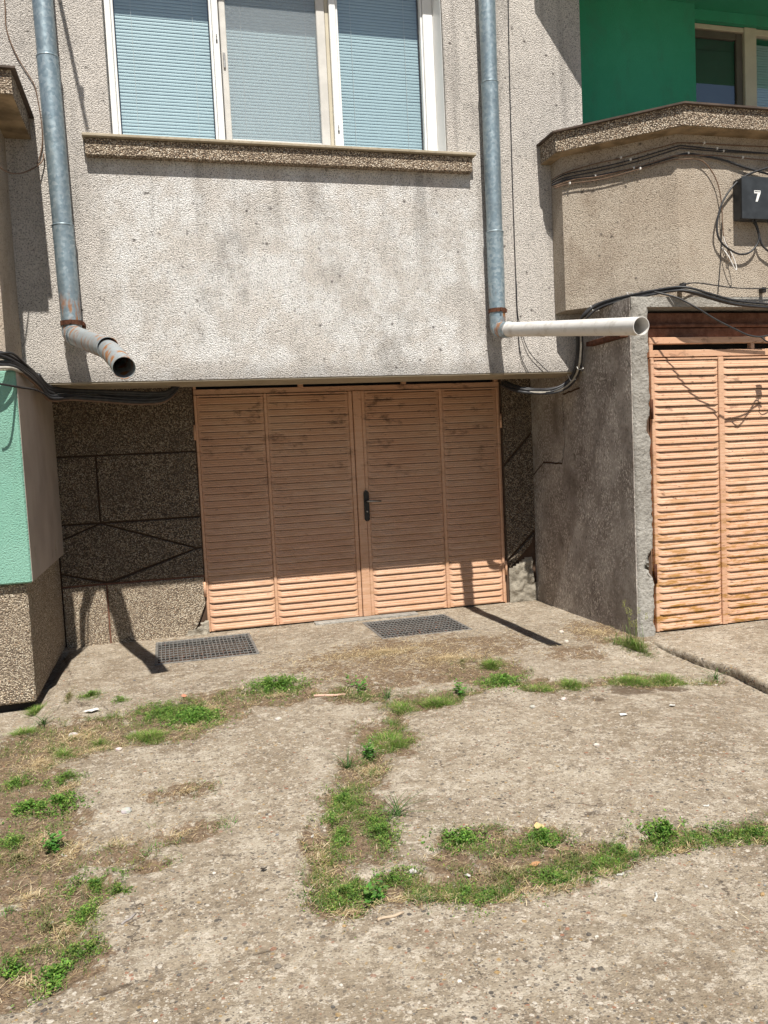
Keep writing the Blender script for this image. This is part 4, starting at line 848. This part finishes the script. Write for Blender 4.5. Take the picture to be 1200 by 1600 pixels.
# ---------------------------------------------------------------- weeds
GREEN = {'mat': [(.11,.225,.035),(.16,.29,.05),(.08,.165,.035),(.25,.32,.075)], 'grass': [(.14,.275,.04),(.20,.34,.055),(.105,.215,.035),(.29,.36,.09)],
 'leafy': [(.105,.235,.035),(.16,.31,.05),(.08,.175,.03),(.23,.33,.07)], 'broad': [(.10,.25,.045),(.15,.32,.06),(.085,.19,.04)],
 'blade': [(.07,.14,.04),(.10,.18,.05)], 'dry': [(.20,.20,.075),(.26,.23,.11),(.12,.16,.05),(.32,.26,.14)], 'tall': [(.10,.20,.035),(.16,.27,.05),(.25,.27,.09)]}
class Veg:
    def __init__(s): s.v = []; s.f = []; s.c = []
    def blade(s, p, d, h, w, col, bend=.4, seg=3):
        side = Vector((-d.y, d.x, 0)); side = side.normalized() if side.length > 1e-6 else Vector((1,0,0)); b = len(s.v)
        for i in range(seg+1):
            t = i/seg; c = p + Vector((0,0,1))*h*t*(1-bend*.5*t) + d*h*bend*t*t*1.6
            ww = w*(1-t)**.7 if i < seg else 0
            k = .75+.4*t
            if i == seg: s.v.append(tuple(c)); s.c.append((*[x*k for x in col], 1))
            else:
                s.v += [tuple(c-side*ww/2), tuple(c+side*ww/2)]; s.c += [(*[x*k for x in col], 1)]*2
        for i in range(seg-1): s.f.append((b+2*i, b+2*i+1, b+2*i+3, b+2*i+2))
        s.f.append((b+2*(seg-1), b+2*(seg-1)+1, b+2*seg))
    def leaf(s, p, d, n, l, w, col, fold=.25):
        side = d.cross(n); side = side.normalized() if side.length > 1e-6 else Vector((1,0,0)); b = len(s.v)
        m = p+d*l*.45
        s.v += [tuple(p), tuple(m+side*w/2+n*w*fold), tuple(p+d*l), tuple(m-side*w/2+n*w*fold), tuple(m)]
        s.c += [(*[x*.8 for x in col],1), (*col,1), (*[min(1,x*1.15) for x in col],1), (*col,1), (*[x*.9 for x in col],1)]
        s.f += [(b,b+4,b+1), (b+1,b+4,b+2), (b,b+3,b+4), (b+3,b+2,b+4)]
    def build(s, name, mat):
        m = MB(); m.v = s.v; m.f = s.f; return m.build(name, mat, None, False, s.c, fix=False)
def rdir(r, up=0):
    a = r.uniform(0, 2*math.pi); return Vector((math.cos(a), math.sin(a), up)).normalized()
def weed(cx, cy, rx, ry, typ, seed):
    r = random.Random(seed); V = Veg(); cols = GREEN[typ]; area = math.pi*rx*ry
    if typ in ('mat', 'leafy', 'dry'): rx *= 1.22; ry *= 1.15
    ry = min(ry, .24)
    def spot(k=1):
        for _ in range(60):
            a = r.uniform(0, 2*math.pi); q = abs(r.gauss(0, .66))*k if typ != 'broad' else math.sqrt(r.random())*k
            x, y = cx+rx*q*math.cos(a), cy+ry*q*math.sin(a)
            if mnoise.noise(Vector((x*21, y*17, seed*.37)))+.6*mnoise.noise(Vector((x*50, y*44, seed*.2))) > -.30+.25*q: break
        return Vector((x, y, gz(x, y)-.008)), q
    DRY = [(.42,.33,.18),(.35,.27,.14),(.50,.40,.24)]
    if typ in ('mat', 'dry', 'leafy'):
        n = int({'mat': 80000, 'dry': 32000, 'leafy': 48000}[typ]*area)+150
        hh = {'mat': .034, 'dry': .026, 'leafy': .040}[typ]
        for _ in range(n):
            p, q = spot(); h = hh*max(.15, 1-.55*q*q)*(.5+1.1*max(0, .5+mnoise.noise(Vector((p.x*19, p.y*19, 5.)))))
            p.z += r.random()*h+.005
            c = r.choice(cols); k = r.uniform(.65, 1.4)*(.8+.5*max(0, min(1, .5+mnoise.noise(Vector((p.x*30, p.y*30, 2.)))))); c = tuple(x*k for x in c)
            l = r.uniform(.005, .012) if typ != 'leafy' else r.uniform(.008, .019)
            V.leaf(p, rdir(r, r.uniform(-.1, .9)), Vector((r.uniform(-.7,.7), r.uniform(-.7,.7), 1)).normalized(), l, l*r.uniform(.3, .6), c)
        for _ in range(int(n*.22)):
            p, q = spot(1.15); c = r.choice(cols) if r.random() < .55 else r.choice(DRY)
            V.blade(p, rdir(r), r.uniform(.02, .06)*max(.3, 1-.4*q), r.uniform(.0014, .0026), c, r.uniform(.2, 1.2), 2)
    if typ in ('grass', 'tall'):
        n = int(30000*area)+120
        for _ in range(n):
            p, q = spot(); c = r.choice(cols) if r.random() < .84 else r.choice(DRY)
            k = r.uniform(.7, 1.25); c = tuple(x*k for x in c)
            d = Vector((p.x-cx, p.y-cy, 0)); d = (d.normalized() if d.length > 1e-4 else rdir(r))*.6+rdir(r)*.8
            V.blade(p, d.normalized(), r.uniform(.025, .085)*max(.3, 1-.45*q), r.uniform(.0018, .0040), c, r.uniform(.2, 1.1), 3)
    if typ == 'broad':
        for k in range(9):
            p0, q = spot(.5); h = r.uniform(.05, .11); d = rdir(r)
            V.blade(p0, d, h, .004, (.12,.15,.05), .3, 3)
            for j in range(7):
                t = .3+.7*j/6; p = p0+Vector((0,0,1))*h*t*(1-.15*t)+d*h*.3*t*t*1.6
                c = tuple(x*r.uniform(.85, 1.2) for x in r.choice(cols)); l = r.uniform(.022, .040)*(1.2-.5*t)
                V.leaf(p, rdir(r, r.uniform(.0, .55)), Vector((r.uniform(-.3,.3), r.uniform(-.5,.1), 1)).normalized(), l, l*.55, c, .15)
        for _ in range(30):
            p, q = spot(1.1); V.blade(p, rdir(r), r.uniform(.02,.05), .003, r.choice(cols), .6, 2)
    if typ == 'blade':
        for _ in range(16):
            p, q = spot(.45); V.blade(p, rdir(r), r.uniform(.07, .15), r.uniform(.004, .007), r.choice(cols), r.uniform(.5, 1.5), 5)
        for _ in range(40):
            p, q = spot(1.); V.blade(p, rdir(r), r.uniform(.02,.05), .003, r.choice(cols), .6, 2)
    if typ == 'tall':
        for _ in range(34):
            p, q = spot(.9); V.blade(p, rdir(r), r.uniform(.14, .26), r.uniform(.004, .006), r.choice(cols), r.uniform(.15, .6), 5)
        for _ in range(8):
            p, q = spot(.7); h = r.uniform(.25, .44); d = rdir(r)*.3; V.blade(p, d, h, .0035, (.17,.22,.06), .25, 5)
            e = p+Vector((0,0,1))*h*.88+d*h*.40
            for j in range(26): V.leaf(e+Vector((r.uniform(-.008,.008), r.uniform(-.008,.008), -j*.0021)), rdir(r, 1), rdir(r), .016, .004, (.36,.38,.13))
    return V
for i, (cx, cy, rx, ry, typ, lb) in enumerate(WEEDS):
    o = weed(cx, cy, rx, ry, typ, 100+i).build({'grass': 'grass_tuft', 'blade': 'grass_tuft', 'tall': 'grass_tuft'}.get(typ, 'weed'), M['leaf'])
    tag(o, lb, 'grass' if typ in ('grass','blade','tall') else 'weed', 'weeds growing in the cracks of the yard')
# dry straw lying about
def straw():
    r = random.Random(5); V = Veg(); SC = [(.50,.38,.20),(.58,.46,.27),(.40,.29,.15),(.30,.21,.12),(.64,.54,.36)]
    def put(x, y, lift):
        if not (-1.15 < x < 4.2 and 1.7 < y < 7.5): return
        if any(a-.02 < x < b+.02 and c-.02 < y < d+.02 for a, b, c, d in GRATES): return
        if x > slab_edge(y)-.01: return
        a = r.gauss(0, .9) if r.random() < .6 else r.uniform(0, 2*math.pi); l = r.uniform(.012, .055); w = r.uniform(.0010, .0022)*(1.25 if y > 5 else 1)
        p = Vector((x, y, gz(x, y)-.006+r.random()*lift)); d = Vector((math.cos(a), math.sin(a), r.uniform(-.15, .35))); kk = r.uniform(.8, 1.25); c = tuple(k*kk for k in r.choice(SC))
        sd = Vector((-d.y, d.x, 0)).normalized()*w; mid = p+d*l*.5+Vector((0,0,r.uniform(0,.006)))+sd*r.uniform(-2, 2)
        b = len(V.v); V.v += [tuple(p-sd/2), tuple(p+sd/2), tuple(mid+sd/2), tuple(mid-sd/2), tuple(p+d*l)]; V.c += [(*c,1)]*5; V.f += [(b,b+1,b+2,b+3), (b+3,b+2,b+4)]
    for cx, cy, rx, ry in STRAW:
        for _ in range(int((7500 if cx < 0 else 5600)*math.pi*rx*ry)+50):
            a = r.uniform(0, 6.283); q = abs(r.gauss(0, .55)); put(cx+rx*q*math.cos(a), cy+ry*q*math.sin(a), .022)
    for cx, cy, rx, ry in SOIL:
        for _ in range(int(1100*math.pi*rx*ry)+10):
            a = r.uniform(0, 6.283); q = math.sqrt(r.random())*1.1; put(cx+rx*q*math.cos(a), cy+ry*q*math.sin(a), .014)
    for pl in CRACKS[:4]:
        for i in range(len(pl)-1):
            a, b = Vector(pl[i]), Vector(pl[i+1]); 
            for _ in range(int((b-a).length*520)):
                q = a+(b-a)*r.random(); put(q.x+r.gauss(0,.05), q.y+r.gauss(0,.06), .02)
    for _ in range(900): put(r.uniform(-1, 4), r.uniform(1.8, 7.4), .010)
    o = V.build('dry_straw', M['straw']); kind(o, 'stuff'); tag(o, 'dry straw and dead grass scattered along the cracks', 'straw')
straw()
def sprouts():
    r = random.Random(21); V = Veg(); cols = GREEN['dry']+GREEN['mat']+GREEN['mat']+[(.26,.29,.08),(.20,.26,.06)]
    def put(x, y):
        if not (-1.1 < x < 4.0 and 1.7 < y < 6.5) or x > slab_edge(y)-.02: return
        if mnoise.noise(Vector((x*8, y*8, 31.)))+.5*mnoise.noise(Vector((x*23, y*23, 3.))) < .0: return
        c = tuple(k*r.uniform(.7,1.2) for k in r.choice(cols)); p = Vector((x, y, gz(x, y)-.008))
        for _ in range(r.randint(2, 6)):
            q = p+Vector((r.gauss(0,.008), r.gauss(0,.008), r.uniform(.003,.024)))
            if r.random() < .6: l = r.uniform(.005,.012); V.leaf(q, rdir(r, r.uniform(0,.7)), Vector((r.uniform(-.5,.5), r.uniform(-.5,.5), 1)).normalized(), l, l*.5, c)
            else: V.blade(q, rdir(r), r.uniform(.015,.045), r.uniform(.0014,.0024), c, r.uniform(.3,1.1), 2)
    for pl in CRACKS[:4]:
        for i in range(len(pl)-1):
            a, b = Vector(pl[i]), Vector(pl[i+1])
            for _ in range(int((b-a).length*(1700 if pl is CRACKS[2] else 1000))): q = a+(b-a)*r.random(); put(q.x+r.gauss(0,.045), q.y+r.gauss(0,.055))
    for cx, cy, rx, ry in SOIL:
        if cy > 5.45 and cx > 1.2: continue
        for _ in range(int((3200 if cy < 3.1 and cx > .4 else 1600)*math.pi*rx*ry)+10): a = r.uniform(0, 6.283); q = math.sqrt(r.random())*1.1; put(cx+rx*q*math.cos(a), cy+ry*q*math.sin(a))
    o = V.build('ground_cover', M['leaf']); kind(o, 'stuff'); tag(o, 'tiny sparse sprouts between the bigger weeds', 'weeds')
sprouts()
# embedded pebbles and loose grit
ICO = None
def stone_shape(r, flat=.5):
    bm = bmesh.new(); bmesh.ops.create_icosphere(bm, subdivisions=1, radius=1)
    for v in bm.verts: v.co = Vector((v.co.x*r.uniform(.8,1.2), v.co.y*r.uniform(.8,1.2), v.co.z*flat*r.uniform(.7,1.2)))
    bm.verts.index_update(); out = ([v.co.copy() for v in bm.verts], [[v.index for v in f.verts] for f in bm.faces]); bm.free(); return out
def grit():
    r = random.Random(9); shapes = [stone_shape(r, .45) for _ in range(14)]
    PC = [((.12,.11,.10),2), ((.19,.165,.135),5), ((.27,.225,.175),7), ((.37,.325,.265),5), ((.52,.48,.42),2), ((.27,.13,.085),.8), ((.33,.22,.11),.7), ((.16,.165,.175),1)]
    names = [p for p, _ in PC]; wts = [w for _, w in PC]
    m = MB(); cols = []
    N_ = 9000
    for _ in range(N_):
        y = 1.75+5.6*r.random()**1.7; x = r.uniform(-.35*y, .72*y+.4)
        if x < -1.1 or x > slab_edge(y)-.02 or y > 7.45: continue
        if any(a-.02 < x < b+.02 and c-.02 < y < d+.02 for a, b, c, d in GRATES): continue
        s = r.choice([.0025,.003,.004,.005,.006,.0085]) * (1 if y < 4 else 1.25)
        if r.random() < .03: s = r.uniform(.008, .015)
        loose = r.random() < .12
        vs, fs = r.choice(shapes); a = r.uniform(0, 6.283); ca, sa = math.cos(a), math.sin(a); e = r.uniform(.6, 1)
        z = gz(x, y) + (s*.22 if loose else -s*.36)
        m.add([(x+s*(v.x*ca-v.y*e*sa), y+s*(v.x*sa+v.y*e*ca), z+s*v.z) for v in vs], fs)
        c = r.choices(names, wts)[0]; k = r.uniform(.8, 1.2); cols += [(*[q*k for q in c], 1)]*len(vs)
    o = m.build('grit', M['stone'], None, False, cols, fix=False); kind(o, 'stuff'); tag(o, 'small pebbles and grit set in the worn concrete', 'pebbles')
grit()
def stone(x, y, s, col, label, flat=.7, name='stone'):
    r = random.Random(int(x*1000)); bm = bmesh.new(); bmesh.ops.create_icosphere(bm, subdivisions=2, radius=1)
    m = MB(); z = gz(x, y)
    bm.verts.index_update()
    pts = []
    for v in bm.verts:
        k = 1+.35*mnoise.noise(v.co*1.4+Vector((x*7, y*5, 0))); pts.append((x+v.co.x*s*k*1.2, y+v.co.y*s*k, z+s*.25+v.co.z*s*k*flat))
    m.add(pts, [[v.index for v in f.verts] for f in bm.faces]); bm.free()
    tag(m.build(name, M['stone'], None, False, [(*[c*r.uniform(.9,1.1) for c in col],1) for _ in pts], fix=False), label, 'stone', 'loose stones on the yard')
WS = (.50,.46,.40)
for x, y, s, c, lb in [(.571,4.893,.026,WS,'pale round stone on the concrete left of the pinkish stick'), (3.177,6.218,.026,WS,'pale stone beyond the tip of the white pipe shadow, farther one'), (3.053,5.893,.022,WS,'pale stone beside the tip of the white pipe shadow, nearer one'),
   (-.355,4.721,.022,(.6,.5,.46),'pinkish pebble at the front of the big weed patch'), (2.323,4.549,.024,(.5,.46,.4),'grey pebble just below the taller round grass clump'), (2.077,4.477,.022,(.42,.39,.35),'dull pebble left of the grey one below the grass clumps'),
   (1.055,4.19,.018,WS,'white pebble lying in the round grass tuft'), (-.276,3.852,.030,(.40,.38,.36),'pale lump of cement right of the soil strip'), (-.644,5.147,.032,(.55,.52,.5),'pale stone in the dry litter before the plinth'),
   (2.111,3.773,.02,(.52,.48,.42),'tan pebble alone on the open concrete at right'), (.813,2.875,.018,(.5,.47,.43),'pale stone among the weeds right of the largest mat')]: stone(x, y, s*.72, c, lb)
# litter
def stick(x0, y0, x1, y1, r_, col, label, name, cat, group=None):
    m = MB(); z0, z1 = gz(x0, y0), gz(x1, y1); k = 6
    pts = [(x0+(x1-x0)*i/k, y0+(y1-y0)*i/k+.004*math.sin(i*1.3), z0+(z1-z0)*i/k+r_*.9) for i in range(k+1)]
    m.tube(pts, r_, 8); tag(m.build(name, M['stone'], None, True, [(*col,1)]*len(m.v)), label, cat, group)
CW = (.52,.50,.46)
G_ = 'cigarette butts on the ground'
def cig(x, y, a, l, label): stick(x-math.cos(a)*l/2, y-math.sin(a)*l/2, x+math.cos(a)*l/2, y+math.sin(a)*l/2, .0042, CW, label, 'cigarette_butt', 'cigarette butt', G_)
cig(.503, 3.32, 1.2, .03, 'white cigarette butt in the dry grass left of the ring of weeds'); cig(1.531, 2.585, .1, .03, 'white cigarette butt just below the right-hand crack')
cig(1.562, 2.409, .9, .05, 'long white paper stick lying on bare concrete at lower right'); cig(2.174, 2.951, .0, .028, 'white cigarette butt above the right end of the right-hand crack'); cig(-.513, 3.536, 2.4, .028, 'white cigarette butt on the soil strip at left')
stick(.859, 5.275, 1.075, 5.257, .008, (.62,.40,.31), 'pinkish stick lying beside the broad-leaved weed', 'stick', 'stick')
stick(.60, 2.60, .70, 2.615, .005, (.46,.36,.26), 'bent dry twig below the largest weed mat', 'twig', 'twig'); stick(-.25, 2.877, -.205, 2.93, .004, (.30,.27,.25), 'grey twig on the concrete right of the soil strip', 'twig', 'twig')
def scrap(x, y, w, h, a, col, label, name='paper_scrap', cat='paper', seed=1, lift=.012):
    w *= .75; h *= .75; r = random.Random(seed); m = MB(); z = gz(x, y)+.004; k = 11; ax, ay = r.uniform(-.6,.6), r.uniform(-.6,.6)
    def hz(u, v): return z+lift*(.35+.5*mnoise.noise(Vector((u*40, v*40, seed*1.7)))+.5*abs(u/w*ax*2+v/h*ay*2))
    rim = []
    for i in range(k):
        t = 2*math.pi*i/k; q = r.uniform(.62, 1.1); rim.append((.5*w*q*math.cos(t), .5*h*q*math.sin(t)))
    P2 = [(0, 0)] + [(u*.55, v*.55) for u, v in rim] + rim
    for u, v in P2: m.v.append((x+u*math.cos(a)-v*math.sin(a), y+u*math.sin(a)+v*math.cos(a), max(z-.001, hz(u, v))))
    for i in range(k):
        j = (i+1)%k; m.f.append((0, 1+i, 1+j)); m.f.append((1+i, 1+k+i, 1+k+j, 1+j))
    n0 = len(m.v); m.v += [(p[0], p[1], p[2]-.0012) for p in m.v]; m.f += [tuple(q+n0 for q in f[::-1]) for f in m.f]
    tag(m.build(name, M['stone'], None, False, [(*col,1)]*len(m.v), fix=False), label, cat)
scrap(-.569, 5.535, .14, .09, .3, (.60,.58,.55), 'white torn paper on the concrete before the plinth', seed=3, lift=.03)
scrap(1.006, 2.794, .035, .03, -.4, CW, 'small white paper scrap in the fork of the right-hand cracks', seed=4); scrap(1.309, 2.662, .032, .05, .8, (.66,.63,.58), 'crumpled pale paper scrap lying on a green mat', seed=5, lift=.02)
scrap(1.576, 2.737, .04, .03, .1, CW, 'white paper scrap among the weeds left of the densest clump', seed=6); scrap(2.858, 4.188, .07, .05, .2, CW, 'white paper scrap farther right on the open concrete', seed=7); scrap(2.494, 4.127, .08, .05, 0, (.7,.68,.66), 'white paper scrap farther left on the open concrete', seed=8)
scrap(3.414, 4.668, .06, .05, .3, CW, 'white paper scrap at the foot of the raised slab', seed=9)
scrap(1.425, 3.05, .055, .06, .4, (.56,.42,.20), 'crumpled yellow leaf in the right-hand weeds', 'dead_leaf', 'leaf', 10, .035); scrap(1.279, 2.789, .07, .04, .1, (.42,.22,.11), 'brown curled leaf left of the weeds with white paper', 'dead_leaf', 'leaf', 11, .02)
scrap(.024, 5.601, .06, .06, .1, (.50,.22,.14), 'reddish leaf behind the big weed patch', 'dead_leaf', 'leaf', 12, .03); scrap(.268, 3.076, .04, .03, .1, (.05,.04,.03), 'dark dry leaf left of the dry grass', 'dead_leaf', 'leaf', 13, .02)
